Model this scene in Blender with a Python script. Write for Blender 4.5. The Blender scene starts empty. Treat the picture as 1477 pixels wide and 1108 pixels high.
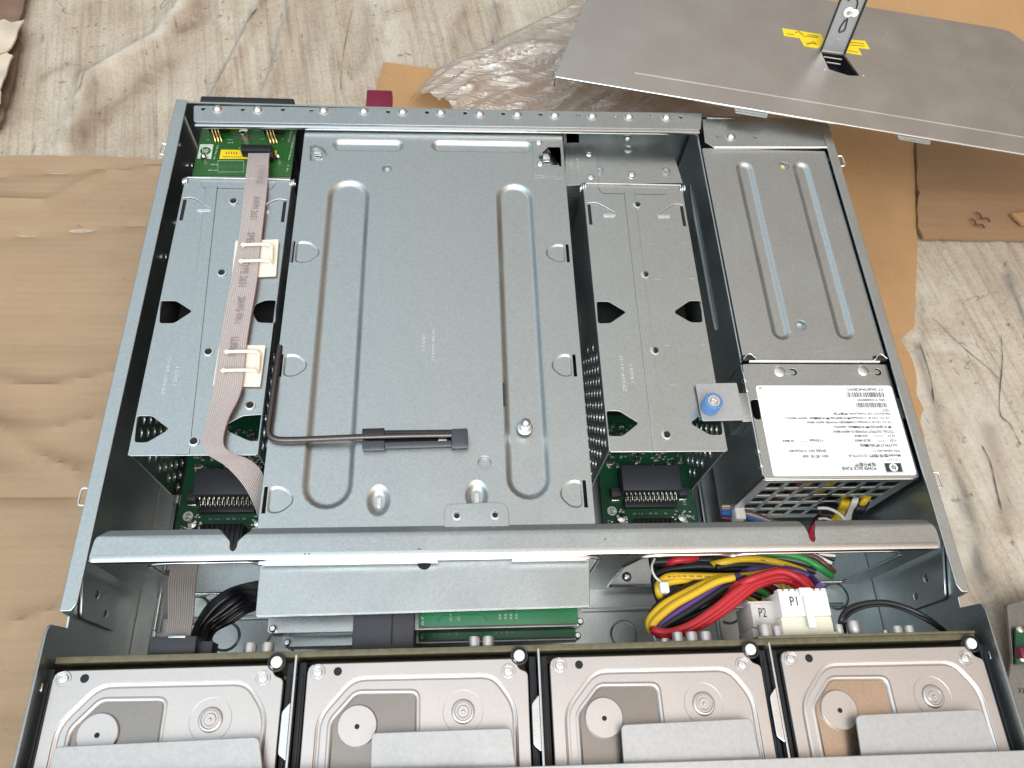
import bpy, bmesh, math, random
from mathutils import Vector, Matrix, noise
random.seed(7)
PI = math.pi
sc = bpy.context.scene
col = sc.collection
# ------------------------------------------------------------------ camera solved from the photograph
CF = 1096.6; PW, PH = 1477.0, 1108.0
CA = Vector((0.99710221, -0.03410486, 0.06800033)); CB = Vector((-0.00038223, 0.89161874, 0.4527868))
CD = Vector((0.0760726, 0.45150071, -0.88902197)); CC = Vector((-0.03956409, -0.04617792, 0.46625543))
def ray(x, y): return CD + CA * ((x - PW / 2) / CF) - CB * ((y - PH / 2) / CF)
def P(x, y, z=0.0):
    v = ray(x, y); return CC + v * ((z - CC.z) / v.z)
def PY(x, y, Y):
    v = ray(x, y); return CC + v * ((Y - CC.y) / v.y)
def crop(ox, oy, s):
    return lambda x, y: (ox + x * s, oy + y * s)
cam = bpy.data.objects.new('camera', bpy.data.cameras.new('camera')); col.objects.link(cam)
cam.data.sensor_width = 36; cam.data.lens = CF * 36 / PW; cam.data.clip_start = .01; cam.data.clip_end = 100
m = Matrix((CA, CB, -CD)).transposed().to_4x4(); m.translation = CC; cam.matrix_world = m
sc.camera = cam
# ------------------------------------------------------------------ materials
def lin(c): return tuple((v / 255 / 12.92) if v / 255 <= .04045 else ((v / 255 + .055) / 1.055) ** 2.4 for v in c)
def nmat(name):
    m = bpy.data.materials.new(name); m.use_nodes = True
    nt = m.node_tree; return m, nt, nt.nodes['Principled BSDF'], nt.nodes['Material Output']
def N(nt, t, **k):
    n = nt.nodes.new(t)
    for a, b in k.items():
        if a in n.inputs: n.inputs[a].default_value = b
        else: setattr(n, a, b)
    return n
def ramp(nt, src, stops):
    r = N(nt, 'ShaderNodeValToRGB'); e = r.color_ramp.elements
    e[0].position, e[0].color = stops[0][0], (*stops[0][1], 1); e[1].position, e[1].color = stops[1][0], (*stops[1][1], 1)
    for p, c in stops[2:]:
        n = e.new(p); n.color = (*c, 1)
    nt.links.new(src, r.inputs[0]); return r.outputs[0]
def mul(c, k): return tuple(min(1, v * k) for v in c)
def metal(name, c, rough=.4, metallic=1.0, grain=900, var=.12, bump=.15, smudge=.1):
    m, nt, p, o = nmat(name); L = nt.links.new
    tc = N(nt, 'ShaderNodeTexCoord')
    n1 = N(nt, 'ShaderNodeTexNoise', Scale=grain, Detail=3.0); L(tc.outputs['Object'], n1.inputs['Vector'])
    n2 = N(nt, 'ShaderNodeTexNoise', Scale=28.0, Detail=6.0); L(tc.outputs['Object'], n2.inputs['Vector'])
    vo = N(nt, 'ShaderNodeTexVoronoi', Scale=grain * 1.1); L(tc.outputs['Object'], vo.inputs['Vector'])
    a = N(nt, 'ShaderNodeMix', data_type='FLOAT'); a.inputs[0].default_value = .28
    L(n1.outputs['Fac'], a.inputs[2]); 
    sp = N(nt, 'ShaderNodeSeparateColor'); L(vo.outputs['Color'], sp.inputs[0]); L(sp.outputs[0], a.inputs[3])
    L(ramp(nt, a.outputs[0], [(.3, mul(c, 1 - var)), (.7, mul(c, 1 + var))]), p.inputs['Base Color'])
    mr = N(nt, 'ShaderNodeMapRange'); mr.inputs['From Min'].default_value = .3; mr.inputs['From Max'].default_value = .7
    mr.inputs['To Min'].default_value = rough - smudge; mr.inputs['To Max'].default_value = rough + smudge
    L(n2.outputs['Fac'], mr.inputs[0])
    rs = mr.outputs[0]
    for an, sd in ((.42, 0.0), (-.9, 4.0)):
        q1 = N(nt, 'ShaderNodeMapping'); q1.inputs['Rotation'].default_value = (0, 0, an); q1.inputs['Location'].default_value = (sd, sd, 0); L(tc.outputs['Object'], q1.inputs[0])
        q2 = N(nt, 'ShaderNodeMapping'); q2.inputs['Scale'].default_value = (14, 900, 20); L(q1.outputs[0], q2.inputs[0])
        q3 = N(nt, 'ShaderNodeTexNoise', Scale=1.0, Detail=2.0); L(q2.outputs[0], q3.inputs['Vector'])
        q4 = N(nt, 'ShaderNodeMapRange'); q4.inputs['From Min'].default_value = .70; q4.inputs['From Max'].default_value = .76; q4.inputs['To Max'].default_value = .16; L(q3.outputs['Fac'], q4.inputs[0])
        q5 = N(nt, 'ShaderNodeMath', operation='ADD'); L(rs, q5.inputs[0]); L(q4.outputs[0], q5.inputs[1]); rs = q5.outputs[0]
    L(rs, p.inputs['Roughness'])
    p.inputs['Metallic'].default_value = metallic
    b = N(nt, 'ShaderNodeBump', Strength=bump, Distance=.0001); L(a.outputs[0], b.inputs['Height']); L(b.outputs[0], p.inputs['Normal'])
    return m
def plain(name, c, rough=.5, metallic=0.0, var=.08, scale=400, bump=0.0, coat=0.0, spec=.5):
    m, nt, p, o = nmat(name); L = nt.links.new
    tc = N(nt, 'ShaderNodeTexCoord')
    n1 = N(nt, 'ShaderNodeTexNoise', Scale=scale, Detail=4.0); L(tc.outputs['Object'], n1.inputs['Vector'])
    L(ramp(nt, n1.outputs['Fac'], [(.3, mul(c, 1 - var)), (.7, mul(c, 1 + var))]), p.inputs['Base Color'])
    p.inputs['Roughness'].default_value = rough; p.inputs['Metallic'].default_value = metallic
    p.inputs['Coat Weight'].default_value = coat; p.inputs['Specular IOR Level'].default_value = spec
    if bump:
        b = N(nt, 'ShaderNodeBump', Strength=bump, Distance=.0005); L(n1.outputs['Fac'], b.inputs['Height']); L(b.outputs[0], p.inputs['Normal'])
    return m
M = {}
M['zinc'] = metal('zinc_plated_steel', (.49, .525, .53), .35, grain=1000, var=.08, bump=.14, smudge=.08)
M['zincwarm'] = metal('lid_zinc_warm_reflection', (.62, .60, .575), .34, grain=1100, var=.04, bump=.08, smudge=.08)  # same zinc, with a warm reflection tinted into the colour
M['zincbright'] = metal('bright_steel_and_lit_lips', (.80, .81, .82), .22, var=.05)  # bright steel parts, plus highlights painted into rolled lips of the zinc sheets
M['screw'] = metal('screw_steel', (.82, .82, .82), .16, var=.04)
M['strip'] = metal('pale_scuffed_sheet', (.47, .47, .475), .5, .6, grain=600, var=.05)
M['alu'] = metal('drive_cover_aluminium', (.57, .535, .52), .36, .85, grain=1500, var=.04, bump=.05, smudge=.03)
M['window'] = metal('drive_window_steel', (.30, .27, .25), .30, 1, grain=1500, var=.04, bump=.03, smudge=.03)
M['windowc'] = metal('copper_reflection_window', (.52, .40, .31), .3, 1, grain=1500, var=.09, bump=.05, smudge=.06)  # coppery reflection put into the window's base colour
M['black'] = plain('black_plastic', (.012, .013, .016), .42)
M['blackgloss'] = plain('black_wire_jacket', (.014, .015, .018), .3)
M['darkhole'] = plain('hole_shade_black', (.006, .007, .008), .7)  # near-black caps paint the darkness inside holes, slots and hollow bays
M['gunmetal'] = metal('blackened_steel_rod', (.13, .11, .105), .3, var=.1)
M['tool'] = plain('dark_slate_plastic', (.05, .055, .07), .35)
M['slate'] = plain('slate_connector_plastic', (.035, .038, .048), .5)
M['cream'] = plain('cream_nylon', (.80, .76, .62), .45, var=.04)
M['white'] = plain('white_nylon', (.82, .80, .76), .45, var=.03)
M['ivory'] = plain('ivory_clip_plastic', (.80, .76, .66), .45, var=.04)
M['greyplug'] = plain('shaded_white_nylon', (.62, .58, .55), .5, var=.04)
M['paper'] = plain('white_label_paper', (.86, .86, .86), .5, var=.015)
M['ink'] = plain('black_ink', (.03, .03, .03), .6)
M['silk'] = plain('silkscreen_white', (.62, .68, .62), .6)
M['yellowlab'] = plain('yellow_sticker', (.85, .62, .02), .5, var=.04)
M['yellow'] = plain('yellow_wire_jacket', (.72, .46, .02), .36, var=.04)
M['red'] = plain('red_wire_jacket', (.48, .02, .03), .36, var=.04)
M['darkred'] = plain('dark_red_wire_jacket', (.20, .012, .02), .35)
M['purple'] = plain('purple_wire_jacket', (.09, .04, .20), .32)
M['green'] = plain('green_wire_jacket', (.04, .30, .07), .32)
M['brown'] = plain('brown_wire_jacket', (.13, .06, .05), .35)
M['bluew'] = plain('blue_wire_jacket', (.01, .12, .42), .32)
M['whitew'] = plain('white_wire_jacket', (.75, .72, .68), .35)
M['maroon'] = plain('maroon_latch_plastic', (.17, .006, .035), .4)
M['gold'] = metal('gold_pins', (.95, .66, .28), .22, var=.05)
M['tin'] = metal('tinned_leads', (.80, .78, .72), .3)
M['stamp'] = plain('stamped_highlight', (.62, .64, .64), .4, .3)  # pale colour paints the highlights of embossed marks
M['olive'] = plain('fibreglass_board_edge', (.13, .115, .065), .5, var=.2, scale=300)
M['edge'] = plain('pale_board_edge', (.55, .50, .30), .5)
M['cap'] = metal('capacitor_can', (.74, .72, .72), .35, .8, var=.03)
def pcbmat(name, c, k=1.5):
    m, nt, p, o = nmat(name); L = nt.links.new
    tc = N(nt, 'ShaderNodeTexCoord')
    br = N(nt, 'ShaderNodeTexBrick', Scale=90.0); br.offset = .37
    br.inputs['Color1'].default_value = (*c, 1); br.inputs['Color2'].default_value = (*mul(c, .93), 1); br.inputs['Mortar'].default_value = (*mul(c, k), 1)
    br.inputs['Mortar Size'].default_value = .03; L(tc.outputs['Object'], br.inputs['Vector'])
    n = N(nt, 'ShaderNodeTexNoise', Scale=60.0, Detail=4.0); L(tc.outputs['Object'], n.inputs['Vector'])
    mx = N(nt, 'ShaderNodeMix', data_type='RGBA', blend_type='MULTIPLY'); mx.inputs[0].default_value = .5
    L(br.outputs[0], mx.inputs[6]); L(ramp(nt, n.outputs['Fac'], [(.3, (.7, .7, .7)), (.7, (1.1, 1.1, 1.1))]), mx.inputs[7])
    L(mx.outputs[2], p.inputs['Base Color']); p.inputs['Roughness'].default_value = .32
    return m
M['pcb'] = pcbmat('green_solder_mask', (.020, .115, .020), 1.12)
M['pcbdark'] = pcbmat('deep_green_solder_mask', (.008, .075, .035), 1.15)
M['pcbbright'] = pcbmat('bright_green_solder_mask', (.008, .19, .07), 1.08)
# translucent blue screw cap
m_, nt, p, o = nmat('blue_thumbscrew_plastic'); p.inputs['Base Color'].default_value = (.16, .38, .80, 1); p.inputs['Roughness'].default_value = .3
p.inputs['Transmission Weight'].default_value = .35; M['bluecap'] = m_
# ribbon (uses UV x across the strip)
def ribbonmat(name, c, c2, n=14, stripe=True):
    m, nt, p, o = nmat(name); L = nt.links.new
    uv = N(nt, 'ShaderNodeUVMap'); s = N(nt, 'ShaderNodeSeparateXYZ'); L(uv.outputs[0], s.inputs[0])
    a = N(nt, 'ShaderNodeMath', operation='MULTIPLY'); a.inputs[1].default_value = n * PI * 2; L(s.outputs[0], a.inputs[0])
    b = N(nt, 'ShaderNodeMath', operation='COSINE'); L(a.outputs[0], b.inputs[0])
    r = ramp(nt, b.outputs[0], [(0.0, c), (.97, c2)])
    if stripe:
        gt = N(nt, 'ShaderNodeMath', operation='GREATER_THAN'); gt.inputs[1].default_value = 1 - 1.0 / n * .35; L(s.outputs[0], gt.inputs[0])
        mx = N(nt, 'ShaderNodeMix', data_type='RGBA'); L(gt.outputs[0], mx.inputs[0]); L(r, mx.inputs[6]); mx.inputs[7].default_value = (.42, .20, .19, 1)
        r = mx.outputs[2]
    L(r, p.inputs['Base Color']); p.inputs['Roughness'].default_value = .48
    bp = N(nt, 'ShaderNodeBump', Strength=.7, Distance=.0004); bp.invert = True; L(b.outputs[0], bp.inputs['Height']); L(bp.outputs[0], p.inputs['Normal'])
    return m
M['ribbon'] = ribbonmat('pinkish_grey_ribbon', (.58, .515, .50), (.44, .375, .365), 13)
M['ribbong'] = ribbonmat('grey_ribbon', (.36, .33, .31), (.22, .20, .19), 12, False)
# cardboard
def cardmat(name, c, rot=0.0, seed=0.0, ribs=220):
    m, nt, p, o = nmat(name); L = nt.links.new
    tc = N(nt, 'ShaderNodeTexCoord'); mp = N(nt, 'ShaderNodeMapping'); mp.inputs['Rotation'].default_value = (0, 0, rot); mp.inputs['Location'].default_value = (seed, seed * .7, 0)
    L(tc.outputs['Object'], mp.inputs[0])
    n = N(nt, 'ShaderNodeTexNoise', Scale=7.0, Detail=8.0, Roughness=.6); L(mp.outputs[0], n.inputs['Vector'])
    mp2 = N(nt, 'ShaderNodeMapping'); mp2.inputs['Scale'].default_value = (4, 30, 1); L(mp.outputs[0], mp2.inputs[0])
    n2 = N(nt, 'ShaderNodeTexNoise', Scale=1.0, Detail=4.0); L(mp2.outputs[0], n2.inputs['Vector'])
    n3 = N(nt, 'ShaderNodeTexNoise', Scale=1400.0, Detail=2.0); L(tc.outputs['Object'], n3.inputs['Vector'])
    mx = N(nt, 'ShaderNodeMix', data_type='FLOAT'); mx.inputs[0].default_value = .2; L(n.outputs['Fac'], mx.inputs[2]); L(n2.outputs['Fac'], mx.inputs[3])
    r = ramp(nt, mx.outputs[0], [(.3, mul(c, .82)), (.5, c), (.7, mul(c, 1.12))])
    w = N(nt, 'ShaderNodeTexWave', Scale=ribs / 6.28, Distortion=.6); w.bands_direction = 'Y'; L(mp.outputs[0], w.inputs['Vector'])
    m2 = N(nt, 'ShaderNodeMix', data_type='RGBA', blend_type='MULTIPLY'); m2.inputs[0].default_value = .4; L(r, m2.inputs[6])
    L(ramp(nt, n3.outputs['Fac'], [(.3, (.8, .8, .8)), (.7, (1.15, 1.15, 1.15))]), m2.inputs[7])
    nd = N(nt, 'ShaderNodeTexNoise', Scale=85.0, Detail=5.0, Roughness=.7); L(tc.outputs['Object'], nd.inputs['Vector'])
    kd = N(nt, 'ShaderNodeMapRange'); kd.inputs['From Min'].default_value = .66; kd.inputs['From Max'].default_value = .74; kd.inputs['To Max'].default_value = .55; L(nd.outputs['Fac'], kd.inputs[0])
    m3 = N(nt, 'ShaderNodeMix', data_type='RGBA'); L(kd.outputs[0], m3.inputs[0]); L(m2.outputs[2], m3.inputs[6]); m3.inputs[7].default_value = (*mul(c, .45), 1); m2 = m3
    L(m2.outputs[2], p.inputs['Base Color']); p.inputs['Roughness'].default_value = .75; p.inputs['Specular IOR Level'].default_value = .25
    b1 = N(nt, 'ShaderNodeBump', Strength=.1, Distance=.0008); L(w.outputs['Fac'], b1.inputs['Height'])
    b2 = N(nt, 'ShaderNodeBump', Strength=.55, Distance=.004); L(n2.outputs['Fac'], b2.inputs['Height']); L(b1.outputs[0], b2.inputs['Normal'])
    L(b2.outputs[0], p.inputs['Normal']); return m
M['card'] = cardmat('brown_corrugated_cardboard', (.355, .25, .16), ribs=330)
M['cardb'] = cardmat('orange_brown_cardboard', (.44, .26, .125), PI / 2, 3.1)
M['cardc'] = cardmat('mid_brown_cardboard', (.31, .19, .105), .02, 5.3)
# worn vinyl floor
def vinylmat():
    m, nt, p, o = nmat('worn_marbled_vinyl'); L = nt.links.new
    tc = N(nt, 'ShaderNodeTexCoord'); mp = N(nt, 'ShaderNodeMapping'); mp.inputs['Rotation'].default_value = (0, 0, -.18)
    L(tc.outputs['Object'], mp.inputs[0])
    mp2 = N(nt, 'ShaderNodeMapping'); mp2.inputs['Scale'].default_value = (36, 3.0, 1); L(mp.outputs[0], mp2.inputs[0])
    n1 = N(nt, 'ShaderNodeTexNoise', Scale=1.0, Detail=12.0, Roughness=.68, Distortion=.5); L(mp2.outputs[0], n1.inputs['Vector'])
    n2 = N(nt, 'ShaderNodeTexNoise', Scale=15.0, Detail=12.0, Roughness=.74, Distortion=.7); L(mp.outputs[0], n2.inputs['Vector'])
    mx = N(nt, 'ShaderNodeMix', data_type='FLOAT'); mx.inputs[0].default_value = .5; L(n1.outputs['Fac'], mx.inputs[2]); L(n2.outputs['Fac'], mx.inputs[3])
    base = ramp(nt, mx.outputs[0], [(.30, (.24, .17, .115)), (.42, (.41, .34, .265)), (.52, (.48, .42, .34)), (.68, (.56, .515, .44))])
    gp = N(nt, 'ShaderNodeMapping'); gp.inputs['Scale'].default_value = (210, 5, 1); L(mp.outputs[0], gp.inputs[0])
    gn = N(nt, 'ShaderNodeTexNoise', Scale=1.0, Detail=8.0, Roughness=.7); L(gp.outputs[0], gn.inputs['Vector'])
    gm = N(nt, 'ShaderNodeMix', data_type='RGBA', blend_type='MULTIPLY'); gm.inputs[0].default_value = .75; L(base, gm.inputs[6]); L(ramp(nt, gn.outputs['Fac'], [(.34, (.66, .62, .58)), (.50, (1.0, 1.0, 1.0)), (.7, (1.12, 1.12, 1.12))]), gm.inputs[7])
    gf = N(nt, 'ShaderNodeTexNoise', Scale=420.0, Detail=4.0, Roughness=.7); L(tc.outputs['Object'], gf.inputs['Vector'])
    gq = N(nt, 'ShaderNodeMix', data_type='RGBA', blend_type='MULTIPLY'); gq.inputs[0].default_value = .7; L(gm.outputs[2], gq.inputs[6]); L(ramp(nt, gf.outputs['Fac'], [(.32, (.72, .70, .67)), (.55, (1.04, 1.04, 1.04))]), gq.inputs[7]); base = gq.outputs[2]
    # thin scratches / veins
    n3 = N(nt, 'ShaderNodeTexNoise', Scale=16.0, Detail=5.0, Distortion=1.2); L(mp.outputs[0], n3.inputs['Vector'])
    s3 = N(nt, 'ShaderNodeMath', operation='SUBTRACT'); s3.inputs[1].default_value = .5; L(n3.outputs['Fac'], s3.inputs[0])
    a3 = N(nt, 'ShaderNodeMath', operation='ABSOLUTE'); L(s3.outputs[0], a3.inputs[0])
    n4 = N(nt, 'ShaderNodeTexNoise', Scale=9.0, Detail=2.0); L(tc.outputs['Object'], n4.inputs['Vector'])
    k4 = N(nt, 'ShaderNodeMapRange'); k4.inputs['From Min'].default_value = .5; k4.inputs['From Max'].default_value = .62; k4.inputs['To Max'].default_value = .008; L(n4.outputs['Fac'], k4.inputs[0])
    lt = N(nt, 'ShaderNodeMath', operation='LESS_THAN'); L(a3.outputs[0], lt.inputs[0]); L(k4.outputs[0], lt.inputs[1])
    m1 = N(nt, 'ShaderNodeMix', data_type='RGBA'); m1.inputs[7].default_value = (.17, .13, .10, 1)
    h = N(nt, 'ShaderNodeMath', operation='MULTIPLY'); h.inputs[1].default_value = .65; L(lt.outputs[0], h.inputs[0]); L(h.outputs[0], m1.inputs[0]); L(base, m1.inputs[6])
    # specks and long dark streaks
    mp5 = N(nt, 'ShaderNodeMapping'); mp5.inputs['Scale'].default_value = (260, 40, 1); L(mp.outputs[0], mp5.inputs[0])
    n5 = N(nt, 'ShaderNodeTexNoise', Scale=1.0, Detail=3.0); L(mp5.outputs[0], n5.inputs['Vector'])
    n6 = N(nt, 'ShaderNodeTexNoise', Scale=150.0, Detail=3.0); L(mp.outputs[0], n6.inputs['Vector'])
    sm = N(nt, 'ShaderNodeMath', operation='MAXIMUM'); L(n5.outputs['Fac'], sm.inputs[0]); L(n6.outputs['Fac'], sm.inputs[1])
    k6 = N(nt, 'ShaderNodeMapRange'); k6.inputs['From Min'].default_value = .66; k6.inputs['From Max'].default_value = .76; k6.inputs['To Max'].default_value = .75; L(sm.outputs[0], k6.inputs[0])
    at = N(nt, 'ShaderNodeAttribute', attribute_name='dirt_and_tone'); sa = N(nt, 'ShaderNodeSeparateColor'); L(at.outputs['Color'], sa.inputs[0])
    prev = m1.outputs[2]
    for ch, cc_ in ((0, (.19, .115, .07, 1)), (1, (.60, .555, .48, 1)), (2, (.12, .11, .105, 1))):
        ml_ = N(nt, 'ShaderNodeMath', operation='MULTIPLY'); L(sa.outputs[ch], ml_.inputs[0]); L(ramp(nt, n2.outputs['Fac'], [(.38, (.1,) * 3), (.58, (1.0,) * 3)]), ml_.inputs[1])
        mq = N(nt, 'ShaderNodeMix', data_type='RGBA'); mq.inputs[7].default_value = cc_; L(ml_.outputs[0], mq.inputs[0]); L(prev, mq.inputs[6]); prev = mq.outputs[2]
    m2 = N(nt, 'ShaderNodeMix', data_type='RGBA'); m2.inputs[7].default_value = (.13, .095, .07, 1); L(k6.outputs[0], m2.inputs[0]); L(prev, m2.inputs[6])
    L(m2.outputs[2], p.inputs['Base Color']); p.inputs['Roughness'].default_value = .6; p.inputs['Specular IOR Level'].default_value = .3
    b = N(nt, 'ShaderNodeBump', Strength=.5, Distance=.002); L(mx.outputs[0], b.inputs['Height']); L(b.outputs[0], p.inputs['Normal'])
    return m
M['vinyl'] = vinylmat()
M['dirt_and_tone'] = plain('bare_stained_floor', (.16, .10, .07), .8, var=.4, scale=30, bump=.5)
M['crack'] = plain('grey_crack_dirt', (.10, .09, .085), .8, var=.5, scale=120)
M['flake'] = plain('torn_vinyl_flake', (.58, .50, .40), .6, var=.15, scale=60, bump=.4)
# plastic film
m_, nt, p, o = nmat('clear_wrinkled_film'); L = nt.links.new
tc = N(nt, 'ShaderNodeTexCoord'); mp = N(nt, 'ShaderNodeMapping'); mp.inputs['Rotation'].default_value = (0, 0, -.53); mp.inputs['Scale'].default_value = (14, 110, 1); L(tc.outputs['Object'], mp.inputs[0])
n1 = N(nt, 'ShaderNodeTexNoise', Scale=1.6, Detail=6.0, Distortion=1.0); L(mp.outputs[0], n1.inputs['Vector'])
b = N(nt, 'ShaderNodeBump', Strength=.8, Distance=.004); L(n1.outputs['Fac'], b.inputs['Height'])
gl = N(nt, 'ShaderNodeBsdfGlossy', Roughness=.13); gl.inputs['Color'].default_value = (.95, .93, .92, 1); L(b.outputs[0], gl.inputs['Normal'])
df = N(nt, 'ShaderNodeBsdfDiffuse'); df.inputs['Color'].default_value = (.66, .58, .52, 1); L(b.outputs[0], df.inputs['Normal'])
tr = N(nt, 'ShaderNodeBsdfTransparent'); tr.inputs['Color'].default_value = (.97, .96, .95, 1)
x1 = N(nt, 'ShaderNodeMixShader'); x1.inputs[0].default_value = .28; L(tr.outputs[0], x1.inputs[1]); L(df.outputs[0], x1.inputs[2])
x2 = N(nt, 'ShaderNodeMixShader'); x2.inputs[0].default_value = .12; L(x1.outputs[0], x2.inputs[1]); L(gl.outputs[0], x2.inputs[2]); L(x2.outputs[0], o.inputs[0])
M['film'] = m_
# ------------------------------------------------------------------ geometry helpers
def tag(o, label=None, cat=None, group=None, kind=None):
    for k, v in (('label', label), ('category', cat), ('group', group), ('kind', kind)):
        if v: o[k] = v
    return o
def empty(name, loc, label, cat, group=None):
    o = bpy.data.objects.new(name, None); col.objects.link(o); o.location = loc; o.empty_display_size = .01
    return tag(o, label, cat, group)
def wpos(o):
    v = Vector((0, 0, 0))
    while o: v += o.location; o = o.parent
    return v
class G:
    def __init__(s): s.v = []; s.f = []; s.uv = None
    def add(s, vs, fs, mt=None):
        k = len(s.v); s.v += [(mt @ Vector(v)) if mt else Vector(v) for v in vs]; s.f += [[i + k for i in f] for f in fs]; return s
    def box(s, x0, x1, y0, y1, z0, z1, bev=0.0, mt=None):
        bm = bmesh.new(); bmesh.ops.create_cube(bm, size=1)
        for v in bm.verts: v.co = Vector(((x0 + x1) / 2 + v.co.x * (x1 - x0), (y0 + y1) / 2 + v.co.y * (y1 - y0), (z0 + z1) / 2 + v.co.z * (z1 - z0)))
        if bev: bmesh.ops.bevel(bm, geom=bm.edges[:], offset=bev, segments=2, affect='EDGES', profile=.5)
        bm.verts.index_update(); vs = [v.co.copy() for v in bm.verts]; fs = [[v.index for v in f.verts] for f in bm.faces]; bm.free()
        return s.add(vs, fs, mt)
    def lathe(s, prof, c=(0, 0, 0), n=24, mt=None):
        vs = []; fs = []; k = len(prof)
        for i in range(n):
            a = 2 * PI * i / n
            for r, z in prof: vs.append((c[0] + r * math.cos(a), c[1] + r * math.sin(a), c[2] + z))
        for i in range(n):
            j = (i + 1) % n
            for t in range(k - 1): fs.append([i * k + t, j * k + t, j * k + t + 1, i * k + t + 1])
        if prof[-1][0] > 1e-6: fs.append([i * k + k - 1 for i in range(n)])
        return s.add(vs, fs, mt)
    def curve(s, splines, ext=0.0, bev=0.0, mode='2D', res=1, cyc=True, mt=None, off=None):
        cu = bpy.data.curves.new('tmp', 'CURVE'); cu.dimensions = mode; cu.fill_mode = 'BOTH' if mode == '2D' else 'FULL'
        cu.extrude = ext; cu.bevel_depth = bev; cu.bevel_resolution = res; cu.use_fill_caps = True
        if mode == '2D' and bev: cu.offset = -bev
        for pts in splines:
            sp = cu.splines.new('POLY'); sp.points.add(len(pts) - 1); sp.use_cyclic_u = cyc
            for q, c in zip(sp.points, pts): q.co = (c[0], c[1], c[2] if len(c) > 2 else 0, 1)
        ob = bpy.data.objects.new('tmp', cu); col.objects.link(ob)
        me = bpy.data.meshes.new_from_object(ob.evaluated_get(bpy.context.evaluated_depsgraph_get()))
        vs = [v.co.copy() for v in me.vertices]; fs = [list(p.vertices) for p in me.polygons]
        bpy.data.objects.remove(ob); bpy.data.curves.remove(cu); bpy.data.meshes.remove(me)
        return s.add(vs, fs, mt)
    def plate(s, outline, z1, th=.001, holes=(), bev=.0002, mt=None):
        o = [(p[0], p[1]) for p in outline]; t = Matrix.Translation((0, 0, z1 - th / 2))
        return s.curve([o] + [[(q[0], q[1]) for q in h] for h in holes], th / 2 - bev, bev, mt=(mt @ t) if mt else t)
    def tube(s, pts, r, sub=6, res=3):
        return s.curve([smooth(pts, sub)], 0, r, '3D', res, False)
    def recess(s, pts, prof, z):
        pts = ccw([(p[0], p[1]) for p in pts]); n = len(pts); vs = []; fs = []; prof = list(prof) + [(prof[-1][0] + .0003, prof[-1][1])]
        for d, dz in prof:
            for q in inset(pts, d): vs.append((q[0], q[1], z + dz))
        for k in range(len(prof) - 1):
            for i in range(n):
                j = (i + 1) % n; fs.append([k * n + i, k * n + j, (k + 1) * n + j, (k + 1) * n + i])
        fs.append([(len(prof) - 1) * n + i for i in range(n)]); return s.add(vs, fs)
    def text(s, txt, c, ang=0.0, size=None, width=None, height=None, z=0.0, th=.00004, shear=0.0, bold=0.0):
        cu = bpy.data.curves.new('tmp', 'FONT'); cu.body = txt; cu.size = 1; cu.align_x = 'CENTER'; cu.align_y = 'CENTER'; cu.resolution_u = 2; cu.shear = shear; cu.offset = bold
        ob = bpy.data.objects.new('tmp', cu); col.objects.link(ob)
        me = bpy.data.meshes.new_from_object(ob.evaluated_get(bpy.context.evaluated_depsgraph_get()))
        if not me.vertices: return s
        xs = [v.co.x for v in me.vertices]; ys = [v.co.y for v in me.vertices]
        kx = ky = size or 1
        if width: kx = width / (max(xs) - min(xs)); ky = kx
        if height: ky = height / (max(ys) - min(ys)); kx = kx if width else ky
        cx, cy = (max(xs) + min(xs)) / 2, (max(ys) + min(ys)) / 2; ca, sa = math.cos(ang), math.sin(ang)
        vs = []
        for v in me.vertices:
            x, y = (v.co.x - cx) * kx, (v.co.y - cy) * ky; vs.append((c[0] + x * ca - y * sa, c[1] + x * sa + y * ca, z))
        fs = [list(p.vertices) for p in me.polygons]
        bpy.data.objects.remove(ob); bpy.data.curves.remove(cu); bpy.data.meshes.remove(me)
        return s.add(vs, fs)
    def build(s, name, mat, parent=None, smooth_=35, label=None):
        off = wpos(parent) if parent else Vector((0, 0, 0))
        me = bpy.data.meshes.new(name); me.from_pydata([tuple(v - off) for v in s.v], [], s.f); me.update()
        me.materials.append(M[mat] if isinstance(mat, str) else mat)
        if smooth_:
            me.shade_smooth(); me.set_sharp_from_angle(angle=math.radians(smooth_))
        if s.uv:
            ul = me.uv_layers.new(name='UVMap')
            for p in me.polygons:
                for li, vi in zip(p.loop_indices, p.vertices): ul.data[li].uv = s.uv[vi]
        o = bpy.data.objects.new(name, me); col.objects.link(o)
        if parent: o.parent = parent
        if label: o['label'] = label
        return o
def smooth(p, sub=6):
    p = [Vector(q) for q in p]
    if len(p) < 3: return [tuple(q) for q in p]
    q = [2 * p[0] - p[1]] + p + [2 * p[-1] - p[-2]]; out = []
    for i in range(1, len(q) - 2):
        for k in range(sub):
            t = k / sub
            out.append(.5 * ((2 * q[i]) + (-q[i - 1] + q[i + 1]) * t + (2 * q[i - 1] - 5 * q[i] + 4 * q[i + 1] - q[i + 2]) * t * t + (-q[i - 1] + 3 * q[i] - 3 * q[i + 1] + q[i + 2]) * t ** 3))
    out.append(p[-1]); return [tuple(v) for v in out]
def ccw(p):
    a = sum(p[i][0] * p[(i + 1) % len(p)][1] - p[(i + 1) % len(p)][0] * p[i][1] for i in range(len(p)))
    return p if a > 0 else p[::-1]
def inset(p, d):
    n = len(p); out = []
    for i in range(n):
        a, b, c = Vector(p[i - 1]), Vector(p[i]), Vector(p[(i + 1) % n])
        e1 = (b - a).normalized(); e2 = (c - b).normalized(); n1 = Vector((-e1.y, e1.x)); n2 = Vector((-e2.y, e2.x))
        t = n1 + n2; k = d / max(.3, 1 + n1.dot(n2)); out.append(tuple(b + t * k))
    return out
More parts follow.
